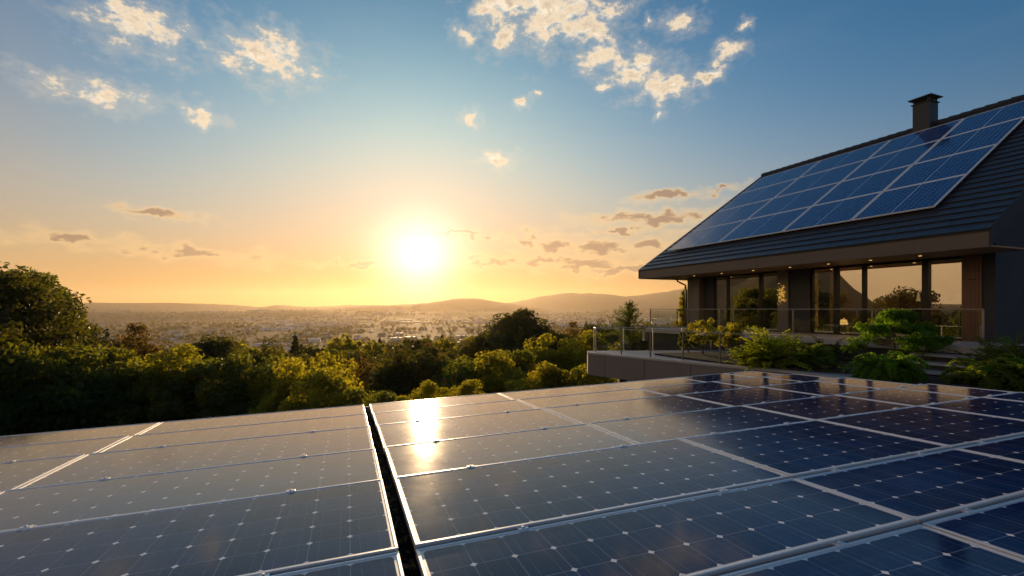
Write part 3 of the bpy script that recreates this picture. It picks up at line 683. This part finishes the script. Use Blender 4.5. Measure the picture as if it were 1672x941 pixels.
# roof
def zr(x,off=0): return EZ+(x-EX)*SL+off
roof_n=Vector((-SL,0,1)).normalized(); sdir=Vector((1,0,SL)).normalized()
mb=MB()
def slab(x0,x1,y0,y1,h0,h1,mbx):
    mbx.hexa([Vector((x0,y0,zr(x0)))+roof_n*h0,Vector((x1,y0,zr(x1)))+roof_n*h0,Vector((x1,y1,zr(x1)))+roof_n*h0,Vector((x0,y1,zr(x0)))+roof_n*h0,
              Vector((x0,y0,zr(x0)))+roof_n*h1,Vector((x1,y0,zr(x1)))+roof_n*h1,Vector((x1,y1,zr(x1)))+roof_n*h1,Vector((x0,y1,zr(x0)))+roof_n*h1])
slab(EX,RX,T0+.03,T1-.03,-.26,-.03,mb)
g=random.Random(4); SLEN=(RX-EX)*math.sqrt(1+SL*SL); nrow=27; cw=SLEN/nrow
for i in range(nrow):
    y=T0-.02+(0 if i%2 else -.18); s0=i*cw-(.05 if i==0 else 0); s1=min(SLEN,(i+1)*cw+.05)
    while y<T1+.02:
        a=max(y,T0-.02); b=min(y+.36,T1+.02)-.006; y+=.36
        if b-a<.03: continue
        j=g.uniform(-.004,.006); o=Vector((EX,0,EZ))
        p=lambda s,yy,h: o+sdir*s+Vector((0,yy,0))+roof_n*h
        mb.hexa([p(s0,a,.01),p(s1,a,-.028),p(s1,b,-.028),p(s0,b,.01),p(s0,a,.05+j),p(s1,a,.004),p(s1,b,.004),p(s0,b,.05-j)])
bs=MB()                                                # back slope
for q in [(RX,2*RX-EX)]:
    a=(RX,T0,RZ); b=(2*RX-EX,T0,EZ); mb.hexa([(RX,T0,RZ-.3),(2*RX-EX,T0,EZ-.3),(2*RX-EX,T1,EZ-.3),(RX,T1,RZ-.3),(RX+.01,T0,RZ-.02),(2*RX-EX,T0,EZ),(2*RX-EX,T1,EZ),(RX+.01,T1,RZ-.02)])
roof=P('roof',mb,M_['tile'])
mb=MB(); y=T0-.03
while y<T1:
    mb.tube([(RX,y,RZ-.02+1.8),(RX,min(y+.44,T1+.03),RZ+.0+1.8)],[.15,.165],10); y+=.42
P('ridge',mb,M_['ridge'],roof)
for yy in (T0-.06,T1+.0):
    mb=MB(); mb.hexa([(EX-.02,yy,zr(EX)-.47+1.8),(RX,yy,zr(RX)-.42+1.8),(RX,yy+.06,zr(RX)-.42+1.8),(EX-.02,yy+.06,zr(EX)-.47+1.8),(EX-.02,yy,zr(EX)+.03+1.8),(RX,yy,zr(RX)+.03+1.8),(RX,yy+.06,zr(RX)+.03+1.8),(EX-.02,yy+.06,zr(EX)+.03+1.8)])
    mb.hexa([(RX,yy,zr(RX)-.42+1.8),(2*RX-EX,yy,EZ-.47+1.8),(2*RX-EX,yy+.06,EZ-.47+1.8),(RX,yy+.06,zr(RX)-.42+1.8),(RX,yy,zr(RX)+.03+1.8),(2*RX-EX,yy,EZ+.03+1.8),(2*RX-EX,yy+.06,EZ+.03+1.8),(RX,yy+.06,zr(RX)+.03+1.8)])
    P('rake_board',mb,M_['darkwall'],roof)
cx_,cy_=RX-.15,4.72; ct=RZ+1.02
mb=MB(); bb(mb,cx_-.34,cx_+.34,cy_-.34,cy_+.34,RZ-1.0,ct); bb(mb,cx_-.39,cx_+.39,cy_-.39,cy_+.39,ct,ct+.045); ch=P('chimney',mb,mat('slate metal chimney',(.045,.05,.06),.5,.3,.12,2),bevel=.008)
mb=MB()
for sx in (-1,1):
    for sy in (-1,1): bb(mb,cx_+sx*.29-.03,cx_+sx*.29+.03,cy_+sy*.29-.03,cy_+sy*.29+.03,ct+.045+1.8,ct+.235+1.8)
z0=ct+.235+1.8; q=[(-.47,-.47),(.47,-.47),(.47,.47),(-.47,.47)]
mb.hexa([(cx_+a,cy_+b,z0) for a,b in q]+[(cx_+a,cy_+b,z0+.04) for a,b in q])
mb.hexa([(cx_+a*.97,cy_+b*.97,z0+.041) for a,b in q]+[(cx_+a*.12,cy_+b*.12,z0+.17) for a,b in q]); P('chimney_cap',mb,M_['blackmetal'],ch)
mb=MB(); bb(mb,cx_-.48,cx_-.36,cy_-.42,cy_+.42,RZ-.62+1.8,RZ-.26+1.8); P('chimney_flashing',mb,M_['fascia'],ch)
mb=MB(); mb.tube([(-.75,12.35,SO+1.79),(-.75,12.30,SO+1.62),(-.55,12.2,SO+1.50),(-.42,12.05,SO+1.40),(-.40,12.03,SO+1.1),(-.40,12.03,FL+1.82)],.045,10); o=mb.build('downpipe',M_['blackmetal'],house,smooth=True)
# glowing leaf cluster on the pillar, imitating mirrored sunlit foliage; no real lamp
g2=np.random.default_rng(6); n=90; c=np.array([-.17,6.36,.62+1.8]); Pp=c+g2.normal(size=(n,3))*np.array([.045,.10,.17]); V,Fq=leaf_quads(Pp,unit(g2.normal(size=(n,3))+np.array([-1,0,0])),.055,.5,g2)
link('glow_leaves',quads_mesh('glow_leaves',V,Fq,emit('glowing gold leaves',(1,.52,.08),.55)),house)

def roof_array():
    rows=[(1.74,3.97),(4.0,6.25),(6.28,8.53),(8.56,10.62)]; cols=[(9.24,12.95),(5.77,9.20),(2.93,5.73),(.33,2.89)]
    rn=['bottom','second','third','top']; cn=['leftmost column','second column','third column','column nearest the right gable']; cache={}
    X=-U; Yv=(W+Vector((0,0,SL))).normalized(); Z=X.cross(Yv)
    for ri,(s0,s1) in enumerate(rows):
        for ci,(t0,t1) in enumerate(cols):
            k=(round(t1-t0,3),round(s1-s0,3))
            if k not in cache: cache[k]=panel_meshes(k[0],k[1],2*round(k[0]/.36),round(k[1]/.19),M_['roofcells'],True,.048,.04,.012,'roofalu')
            fr,gl,bk=cache[k]; t=thing('roof_solar_panel',f'blue solar panel on the house roof, {rn[ri]} row, {cn[ci]}','solar panel',group='solar panels on the house roof')
            p=hw(EX,(t0+t1)/2,EZ)+Yv*((s0+s1)/2)+Z*.15
            Mx=Matrix((X,Yv,Z)).transposed().to_4x4(); Mx.translation=p; t.matrix_world=Mx
            link('frame',fr,t); link('glass',gl,t); link('back_sheet',bk,t)
            b=MB()
            for q in (-.3,.3): b.box((k[0]*q,0,-.055),(.05,k[1]*.98,.07))
            b.build('mounting_rail',M_['blackmetal'],t)
roof_array()

# ------------------------------------------------------------------ furniture and lamps inside
def hthing(name,label,cat,x,y,z,rz=0,group=None): 
    p=hw(x,y,z); return thing(name,label,cat,p,HRZ+rz,group)
t=hthing('dining_table','dark wooden dining table behind the large window','table',2.6,3.1,FL)
mb=MB(); mb.box((0,0,.73),(1.0,2.2,.05)); mb.build('tabletop',M_['darkwood'],t,bevel=.01)
for sx in (-1,1):
    for sy in (-1,1): mb=MB(); mb.box((sx*.42,sy*1.0,.353),(.07,.07,.705)); mb.build('leg',M_['darkwood'],t)
def chair(lbl,x,y,rz):
    t=hthing('dining_chair',lbl,'chair',x,y,FL,rz,'dining chairs round the table')
    mb=MB(); mb.box((0,0,.46),(.46,.46,.06)); mb.build('seat',M_['sofa'],t,bevel=.015)
    mb=MB(); mb.hexa([(-.23,-.22,.50),(.23,-.22,.50),(.23,-.17,.50),(-.23,-.17,.50),(-.21,-.31,1.0),(.21,-.31,1.0),(.21,-.27,1.0),(-.21,-.27,1.0)]); mb.build('backrest',M_['sofa'],t,bevel=.01)
    for sx in (-1,1):
        for sy in (-1,1): mb=MB(); mb.tube([(sx*.21,sy*.21,0),(sx*.19,sy*.19,.43)],[.016,.022],8); mb.build('leg',M_['darkwood'],t)
chair('dining chair at the window side of the table, near its right end',1.85,2.5,-math.pi/2)
chair('dining chair at the window side of the table, near its left end',1.85,3.7,-math.pi/2)
chair('dining chair at the far left head of the table',2.6,4.5,math.pi)
chair('dining chair at the wall side of the table',3.4,3.2,math.pi/2)
t=hthing('sofa','low brown sofa inside the left window','sofa',2.6,8.6,FL)
mb=MB(); mb.box((0,0,.24),(.9,2.2,.36)); mb.build('seat',M_['sofa'],t,bevel=.05)
mb=MB(); mb.box((.36,0,.62),(.2,2.2,.42)); mb.build('backrest',M_['sofa'],t,bevel=.05)
for s in (-1,1): mb=MB(); mb.box((0,s*1.19,.33),(.9,.16,.52)); mb.build('armrest',M_['sofa'],t,bevel=.04)
def curtain(lbl,y0,y1,x):
    mb=MB(); n=60; V=[]; 
    for i in range(n+1):
        y=y0+(y1-y0)*i/n; dx=.045*math.sin(i*.9)+.015*math.sin(i*2.3)
        V+= [(x+dx,y,FL+.02),(x+dx*.8,y,GT-.03)]
    mb.grid(V,[(2*i,2*i+2,2*i+3,2*i+1) for i in range(n)])
    o=mb.build('curtain',M_['fabric'],smooth=True); o.location=(HL.x,HL.y,0); o.rotation_euler.z=HRZ
    s=o.modifiers.new('cloth','SOLIDIFY'); s.thickness=.004
    tag(o,lbl,'curtain')
curtain('pale curtain drawn aside in the rightmost window pane',.12,.62,.42); curtain('pale curtain at the left end of the large window',4.62,5.08,.42)
def lamp_light(name,x,y,z,e,r=.1):
    l=bpy.data.lights.new(name,'POINT'); l.energy=e; l.color=(1,.50,.16); l.shadow_soft_size=r; o=bpy.data.objects.new(name,l); col.objects.link(o); o.location=hw(x,y,z); return o
t=hthing('floor_lamp','glowing floor lamp inside beside the dining chairs','lamp',1.5,4.75,FL)
mb=MB(); mb.tube([(0,0,0),(0,0,.025)],.14,20); mb.build('base',M_['blackmetal'],t)
mb=MB(); mb.tube([(0,0,.025),(0,0,.52)],.012,8); mb.build('pole',M_['blackmetal'],t)
mb=MB(); mb.tube([(0,0,.36),(0,0,.58)],[.16,.11],20); mb.build('lamp_shade',emit('glowing shade',(1,.55,.16),4),t)
t=hthing('pendant_lamp','slim pendant lamp hanging over the dining table','lamp',2.6,2.6,GT)
mb=MB(); mb.tube([(0,0,-.02),(0,0,-1.0)],.008,6); mb.build('cord',M_['blackmetal'],t)
mb=MB(); mb.tube([(0,0,-1.0),(0,0,-1.35)],[.02,.07],16); mb.build('lamp_shade',emit('pendant glow',(1,.62,.25),1.2),t)
lamp_light('pendant light',2.6,2.6,GT-1.25,30,.02); lamp_light('floor lamp light',1.5,4.75,FL+.60,70,.04)
for y in (.6,2.1,3.6,5.2,7.0,8.8,10.6):
    l=bpy.data.lights.new('downlight beam','SPOT'); l.energy=7; l.color=(1,.55,.2); l.spot_size=R(150); l.spot_blend=.8; l.shadow_soft_size=.05
    o=bpy.data.objects.new('downlight beam',l); col.objects.link(o); o.location=hw(-1.15,y,SO-.06)

# ------------------------------------------------------------------ terrace, railings, steps, paving
TERR=[(3.1,19.6),(6.71,15.06),(8.0,13.6),(9.0,11.2),(10.0,9.0),(16,3),(28,3),(34,18),(24,30),(9.4,21.0),(3.25,20.75)]
tp=Vector((6.7,17,-1.8)); terr=thing('terrace','cantilevered grey concrete terrace slab in front of the house','terrace',tp)
mb=MB(); poly=[(a-tp.x,b-tp.y) for a,b in TERR]; mb.prism(poly,-.88,-.03); mb.build('slab',M_['concrete'],terr,bevel=.01)
mb=MB(); mb.prism(poly,-.028,0.0); mb.build('paving',M_['paver'],terr)
def inset_strip(i0,i1,w,h,out):
    m=MB()
    for i in range(i0,i1):
        a=Vector((*poly[i],0)); b=Vector((*poly[i+1],0)); d=(b-a).normalized(); nn=Vector((-d.y,d.x,0))
        q=[a-nn*out,b-nn*out,b+nn*w,a+nn*w]; m.hexa([p+Vector((0,0,-.034)) for p in q]+[p+Vector((0,0,h)) for p in q])
    return m
inset_strip(0,5,.32,.035,.03).build('coping',M_['coping'],terr,bevel=.006)
mb=MB()
for i in range(0,4):                                   # seams of the fascia panels
    a=Vector((*poly[i],0)); b=Vector((*poly[i+1],0)); L_=(b-a).length; d=(b-a)/L_; k=.9
    while k<L_:
        p=a+d*k; nn=Vector((d.y,-d.x,0)); q=[p+nn*.002-d*.008,p+nn*.002+d*.008,p+nn*.004+d*.008,p+nn*.004-d*.008]
        mb.hexa([c+Vector((0,0,-.86)) for c in q]+[c+Vector((0,0,-.04)) for c in q]); k+=1.85
mb.build('panel_seam',M_['blackmetal'],terr)
for (a,b) in ((4.5,19.6),(6.6,17.0),(8.6,14.6)):
    mb=MB(); mb.box((a-tp.x,b-tp.y,-2.2),(.3,.3,2.64)); mb.build('pier',M_['darkwall'],terr)
mb=MB(); mb.box((10.5-tp.x,18.4-tp.y,-2.2),(7,2.4,2.6),0,Matrix.Rotation(-.75,3,'Z')); mb.build('under_wall',M_['darkwall'],terr)

def railing(name,label,pts,z,h,step,closed=False,post_m='steel'):
    """glass railing: slim posts, a handrail and glass panes between the posts"""
    t=thing(name,label,'railing',(pts[0][0],pts[0][1],z)); o=Vector((pts[0][0],pts[0][1],0))
    hr=MB(); pm=MB()
    V=[Vector((a,b,0))-o for a,b in pts]
    for i in range(len(V)-1):
        a,b=V[i],V[i+1]; L_=(b-a).length; n=max(1,round(L_/step)); d=(b-a)/L_; nn=Vector((-d.y,d.x,0))
        M3=Matrix((d,nn,Vector((0,0,1)))).transposed()
        hr.box((a+b)/2+Vector((0,0,h)),(L_+.03,.045,.028),0,M3)
        for k in range(n+1):
            if k==0 and i>0: continue
            p=a+d*L_*k/n; mb=MB(); mb.box(p+Vector((0,0,h/2-.01)),(.035,.05,h-.03),0,M3); mb.build('post',M_[post_m],t)
        for k in range(n):
            p=a+d*L_*(k+.5)/n; mb=MB(); mb.box(p+Vector((0,0,h/2+.01)),(L_/n-.09,.012,h-.16),0,M3); mb.build('glass_pane',M_['railglass'],t)
    hr.build('handrail',M_[post_m],t,bevel=.006); return t
railing('terrace_railing','glass railing with slim posts along the terrace edge above the concrete slab',[(8.6,20.7),(3.5,20.45),(3.45,19.75),(6.72,15.5),(7.5,14.6)],-1.765,.98,1.28)
dp=[hw(-2.35,11.9,0),hw(-2.35,-1.5,0)]
railing('deck_railing','upper glass railing along the deck in front of the windows',[(hw(-.5,12.6,0).x,hw(-.5,12.6,0).y),(hw(-2.35,12.6,0).x,hw(-2.35,12.6,0).y),(dp[1].x,dp[1].y)],FL,1.02,3.1)
t=thing('gate_post','short bronze post at the right end of the deck railing','post',hw(-2.1,-1.35,FL),HRZ)
mb=MB(); mb.box((0,0,.5),(.07,.07,1.0)); mb.build('pole',M_['steel'],t); mb=MB(); mb.box((-.02,0,.80),(.09,.10,.42)); mb.build('bronze_sleeve',M_['bronze'],t,bevel=.008)
st=thing('garden_steps','pale stone garden steps leading up to the deck by the right shrubs','steps',hw(-3.2,-1.0,-1.8),HRZ)
for i in range(3): mb=MB(); mb.box((-.62+.42*i,0,.10+.2*i),(.62,1.5,.07)); mb.build('step',M_['paver'],st,bevel=.01); mb=MB(); mb.box((-.58+.42*i,0,-.02+.2*i+.04),(.5,1.44,.085+.1)); mb.build('riser',M_['darkwall'],st)
def beds():
    for q in ([(7.0,15.5),(8.1,14.1),(9.0,13.6),(9.6,13.0),(11.2,15.2),(9.2,18.4),(7.6,19.4),(5.6,18.8)],[(9.2,12.0),(9.9,10.4),(10.7,11.2),(10.9,12.4),(10.1,12.9)],[(10.9,9.0),(14.4,8.6),(14.6,11.6),(12.8,12.7),(11.3,11.6)],[(11.2,13.6),(12.6,13.2),(12.9,14.2),(12.1,15.4)]):
        mb=MB(); mb.prism(q,-1.79,-1.735); tag(mb.build('planting_bed',M_['soil']),kind='structure')
beds()

# ------------------------------------------------------------------ garden plants
def frond_shrub(name,label,m,x,y,z,n,length,droop,leaf,seed,spread=1.0,nl=26,up=.9,lk=1.35,group=None,cat='shrub'):
    g=np.random.default_rng(seed); Ps=[]; Ns=[]; Sz=[]; st=MB()
    for i in range(n):
        az=g.uniform(0,2*math.pi); tilt=abs(g.normal(0,.55))*spread+.08; L_=length*g.uniform(.55,1.1)
        d=np.array([math.cos(az)*math.sin(tilt),math.sin(az)*math.sin(tilt),math.cos(tilt)*up]); p=np.array([g.normal(0,.07)*length,g.normal(0,.07)*length,0.0]); pts=[p.copy()]
        seg=9
        for k in range(seg):
            p=p+d*L_/seg; d=d+np.array([math.cos(az)*.05,math.sin(az)*.05,-droop/seg*(1+k*.25)]); d=d/np.linalg.norm(d); pts.append(p.copy())
        pts=np.array(pts); st.tube([tuple(q) for q in pts[:-1:2]],[.009]*len(pts[:-1:2]),4,cap=False)
        for k in range(nl):
            f=.22+.78*k/nl; q=f*seg; i0=min(int(q),seg-1); pp=pts[i0]+(pts[i0+1]-pts[i0])*(q-i0); dd=unit(pts[i0+1]-pts[i0]); sd=unit(np.cross(dd,[0,0,1]+g.normal(size=3)*.15))
            ls=leaf*lk*(1.15-.75*abs(f-.45))
            for s in (-1,1):
                ax=unit(sd*s+dd*.55+g.normal(size=3)*.18); Ps.append(pp+ax*ls*.9); nn=unit(np.cross(ax,np.cross([0,0,1],ax))+g.normal(size=3)*.25); Ns.append((ax,nn)); Sz.append(ls)
    Ps=np.array(Ps); ax=np.array([a for a,_ in Ns]); nn=np.array([b for _,b in Ns]); b=np.cross(nn,ax); s=np.array(Sz)[:,None]
    V=np.stack([Ps-ax*s,Ps+b*s*.34+nn*s*.12,Ps+ax*s-nn*s*.15,Ps-b*s*.34+nn*s*.12],1).reshape(-1,3)
    t=thing(name,label,cat,(x,y,z),0,group); link('foliage',quads_mesh('foliage',V,np.arange(len(V)).reshape(-1,4),m),t)
    st.build('stem',M_['stem'],t); return t
GP='garden shrubs on the terrace'
TZ=-1.74
def gp(px,Y): return at(px,Y),Y
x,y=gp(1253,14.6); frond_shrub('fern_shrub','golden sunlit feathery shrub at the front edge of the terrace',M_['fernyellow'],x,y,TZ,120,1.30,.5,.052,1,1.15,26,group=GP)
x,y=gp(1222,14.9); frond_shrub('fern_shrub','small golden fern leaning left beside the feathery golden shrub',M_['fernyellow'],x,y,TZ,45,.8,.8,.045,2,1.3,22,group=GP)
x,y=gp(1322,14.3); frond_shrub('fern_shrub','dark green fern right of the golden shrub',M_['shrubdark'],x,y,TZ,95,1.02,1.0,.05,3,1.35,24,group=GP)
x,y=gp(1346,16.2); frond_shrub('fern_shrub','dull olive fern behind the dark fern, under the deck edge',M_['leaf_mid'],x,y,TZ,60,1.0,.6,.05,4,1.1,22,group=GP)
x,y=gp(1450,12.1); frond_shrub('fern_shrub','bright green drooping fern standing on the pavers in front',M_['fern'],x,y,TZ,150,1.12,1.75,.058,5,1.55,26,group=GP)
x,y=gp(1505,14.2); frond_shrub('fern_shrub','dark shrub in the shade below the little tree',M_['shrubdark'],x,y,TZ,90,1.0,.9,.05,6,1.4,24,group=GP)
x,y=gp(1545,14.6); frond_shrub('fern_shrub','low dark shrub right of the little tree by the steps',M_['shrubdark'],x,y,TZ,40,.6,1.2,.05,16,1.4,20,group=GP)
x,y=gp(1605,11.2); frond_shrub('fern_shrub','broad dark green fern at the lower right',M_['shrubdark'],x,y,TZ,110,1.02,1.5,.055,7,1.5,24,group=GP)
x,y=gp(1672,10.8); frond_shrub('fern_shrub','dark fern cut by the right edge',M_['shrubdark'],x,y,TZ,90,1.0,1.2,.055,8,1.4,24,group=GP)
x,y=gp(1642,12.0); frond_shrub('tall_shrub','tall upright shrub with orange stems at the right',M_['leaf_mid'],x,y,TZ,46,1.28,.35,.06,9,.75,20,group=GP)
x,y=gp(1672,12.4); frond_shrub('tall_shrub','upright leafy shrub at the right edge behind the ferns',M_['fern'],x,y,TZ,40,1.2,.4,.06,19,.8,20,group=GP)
x,y=gp(1547,11.3); frond_shrub('sprout','small single sprout beside the pavers at the panel edge',M_['leaf_mid'],x,y,TZ,7,.36,1.0,.05,10,1.0,9,group=GP,cat='plant')
x,y=gp(1285,17.5); frond_shrub('fern_shrub','golden sprigs behind the golden shrub by the deck railing',M_['fernyellow'],x,y,TZ,30,1.1,.4,.05,11,.8,18,group=GP)
for i,(px,Y,l,s,mm) in enumerate([(1148,18.6,'round yellow green bush behind the terrace glass',.62,'leaf_light'),(1196,18.4,'yellow green bush behind the terrace glass near the golden shrub',.55,'leaf_light'),(1125,19.4,'small dull bush behind the middle of the terrace glass',.4,'leaf_mid'),(1175,19.6,'grey green bush between two yellow bushes behind the glass',.5,'shrubdark')]):
    me,cen=crown('foliage',M_[mm],s,s*.85,26,70,.045,90+i,low=-.8); tr=trunk_mesh(-s*1.25,cen,.025,i,6)
    t=thing('garden_bush',l,'bush',(at(px,Y),Y,TZ+s*1.22),0,'bushes behind the terrace glass'); link('foliage',me,t); link('stem',tr,t)
def umbrella_tree():
    x,y=gp(1460,14.3); t=thing('layered_tree','little garden tree with flat layered crown in front of the window','tree',(x,y,TZ))
    g=np.random.default_rng(12); cl=[]; 
    for i in range(60):
        a=g.uniform(0,6.28); r=math.sqrt(g.uniform(0,1))*1.22; cl.append((math.cos(a)*r,math.sin(a)*r*.9,1.50-.80*(r/1.22)**1.8+g.normal(0,.13)))
    for i in range(12):
        a=g.uniform(0,6.28); r=g.uniform(.0,.4); cl.append((math.cos(a)*r,math.sin(a)*r,1.48+g.uniform(0,.12)))
    cl=np.array(cl); k=g.integers(0,len(cl),9500); d=unit(g.normal(size=(len(k),3)))*np.array([1,1,.55]); P_=cl[k]+d*(.24*g.uniform(.2,1,len(k))**.6)[:,None]
    Nn=unit(g.normal(size=d.shape)*.6+np.array([0,0,.8])); V,Fq=leaf_quads(P_,Nn,.055,.42,g); link('crown',quads_mesh('crown',V,Fq,M_['fern_tree']),t)
    mb=MB(); mb.tube([(0,0,0),(.03,.02,.4),(-.02,0,.8),(0,.02,1.15)],[.045,.036,.032,.028],8)
    for i in range(11):
        e=Vector(cl[g.integers(0,60)]); s=Vector((0,.01,.75+.03*i)); mb.tube([s,(s+e)/2+Vector((0,0,-.08)),e],[.02,.014,.006],5)
    mb.build('trunk',M_['stem'],t,smooth=True)
M_['fern_tree']=leafmat('layered tree leaf',(.040,.09,.014),(.09,.16,.025),.62,1.5,(3.4,3.2,.7))
umbrella_tree()
def conifer(name,label,x,y,z,h,r,m,seed,needle=.11,whorls=15,per=6,up=.35):
    g=np.random.default_rng(seed); Ps=[]; mb=MB(); mb.tube([(0,0,0),(0,0,h*.5),(0,0,h)],[h*.018,h*.012,.012],8)
    for i in range(whorls):
        f=i/whorls; zz=h*(.25+.73*f); L0=r*(1-f)**.8*g.uniform(.75,1.15)+.10
        for k in range(per):
            a=g.uniform(0,6.28); L_=L0*g.uniform(.55,1.15); d=np.array([math.cos(a),math.sin(a),up*g.uniform(.5,1.5)]); e=np.array([0,0,zz])+d*L_
            mb.tube([(0,0,zz),tuple(e)],[.016,.006],4,cap=False)
            nn=int(20+130*L_/r); q=g.uniform(.12,1.08,nn); Ps.append(np.array([0,0,zz])+d*L_*q[:,None]+g.normal(size=(nn,3))*np.array([.045,.045,.04])*(.8+.4*r))
    tp_=g.uniform(.7,1.03,120); Ps.append(np.stack([g.normal(0,.03,120),g.normal(0,.03,120),tp_*h],-1))
    P_=np.concatenate(Ps); Nn=unit(g.normal(size=P_.shape)); V,Fq=leaf_quads(P_,Nn,needle,.28,g)
    t=thing(name,label,'tree',(x,y,z)); link('crown',quads_mesh('crown',V,Fq,m),t); mb.build('trunk',M_['bark'],t); return t
Y=30; conifer('conifer_tree','dark spiky conifer left of the house against the hills',at(1028,Y),Y,zat(492,Y)-3.6,3.6,1.45,M_['needle'],3,.062,13,5,.62)
Y=27.5; conifer('slender_tree','slender yellow green tree beside the house end pillar',at(1119,Y),Y,zat(472,Y)-4.6,4.6,.56,M_['leaf_light'],4,.085,24,6,.7)
for i,(px,l) in enumerate([(1066,'low clipped plants left end of the planter by the deck'),(1090,'low leafy plants in the middle of the planter by the deck'),(1108,'low leafy plants of the planter next to the slender tree')]):
    Y=26.5; frond_shrub('planter_plant',l,M_['leaf_light'],at(px,Y),Y,FL-.25,26,.42,.8,.05,30+i,1.2,10,group='plants in the planter by the deck',cat='plant')
mb=MB(); mb.box((0,0,0),(2.4,.5,.5)); pl=mb.build('planter_box',M_['concrete'],bevel=.01); pl.location=(at(1086,26.5),26.5,FL-.47); tag(pl,'low concrete planter box left of the house end pillar','planter')
for (px,l) in ((1136,'dried pampas tuft at the foot of the end pillar'),):
    Y=24.3; frond_shrub('grass_tuft',l,M_['fernyellow'],at(px,Y),Y,FL,40,.5,.9,.03,44,.9,14,cat='plant')

for i,(px,py,Y,h,l) in enumerate([(722,566,150,11,'pointed conifer on the slope just right of the sun streak column'),(957,546,175,13,'tall pointed conifer on the slope left of the terrace'),(1000,552,120,10,'pointed conifer low on the slope behind the terrace corner'),(482,566,130,12,'pointed conifer on the slope at the left of the valley view'),(620,572,160,11,'pointed conifer on the slope below the left glow of the sun')]):
    conifer('conifer_tree',l,at(px,Y),Y,zat(py-20,Y)-h,h,h*.17,M_['needle'],50+i,.34,20,7,.1)
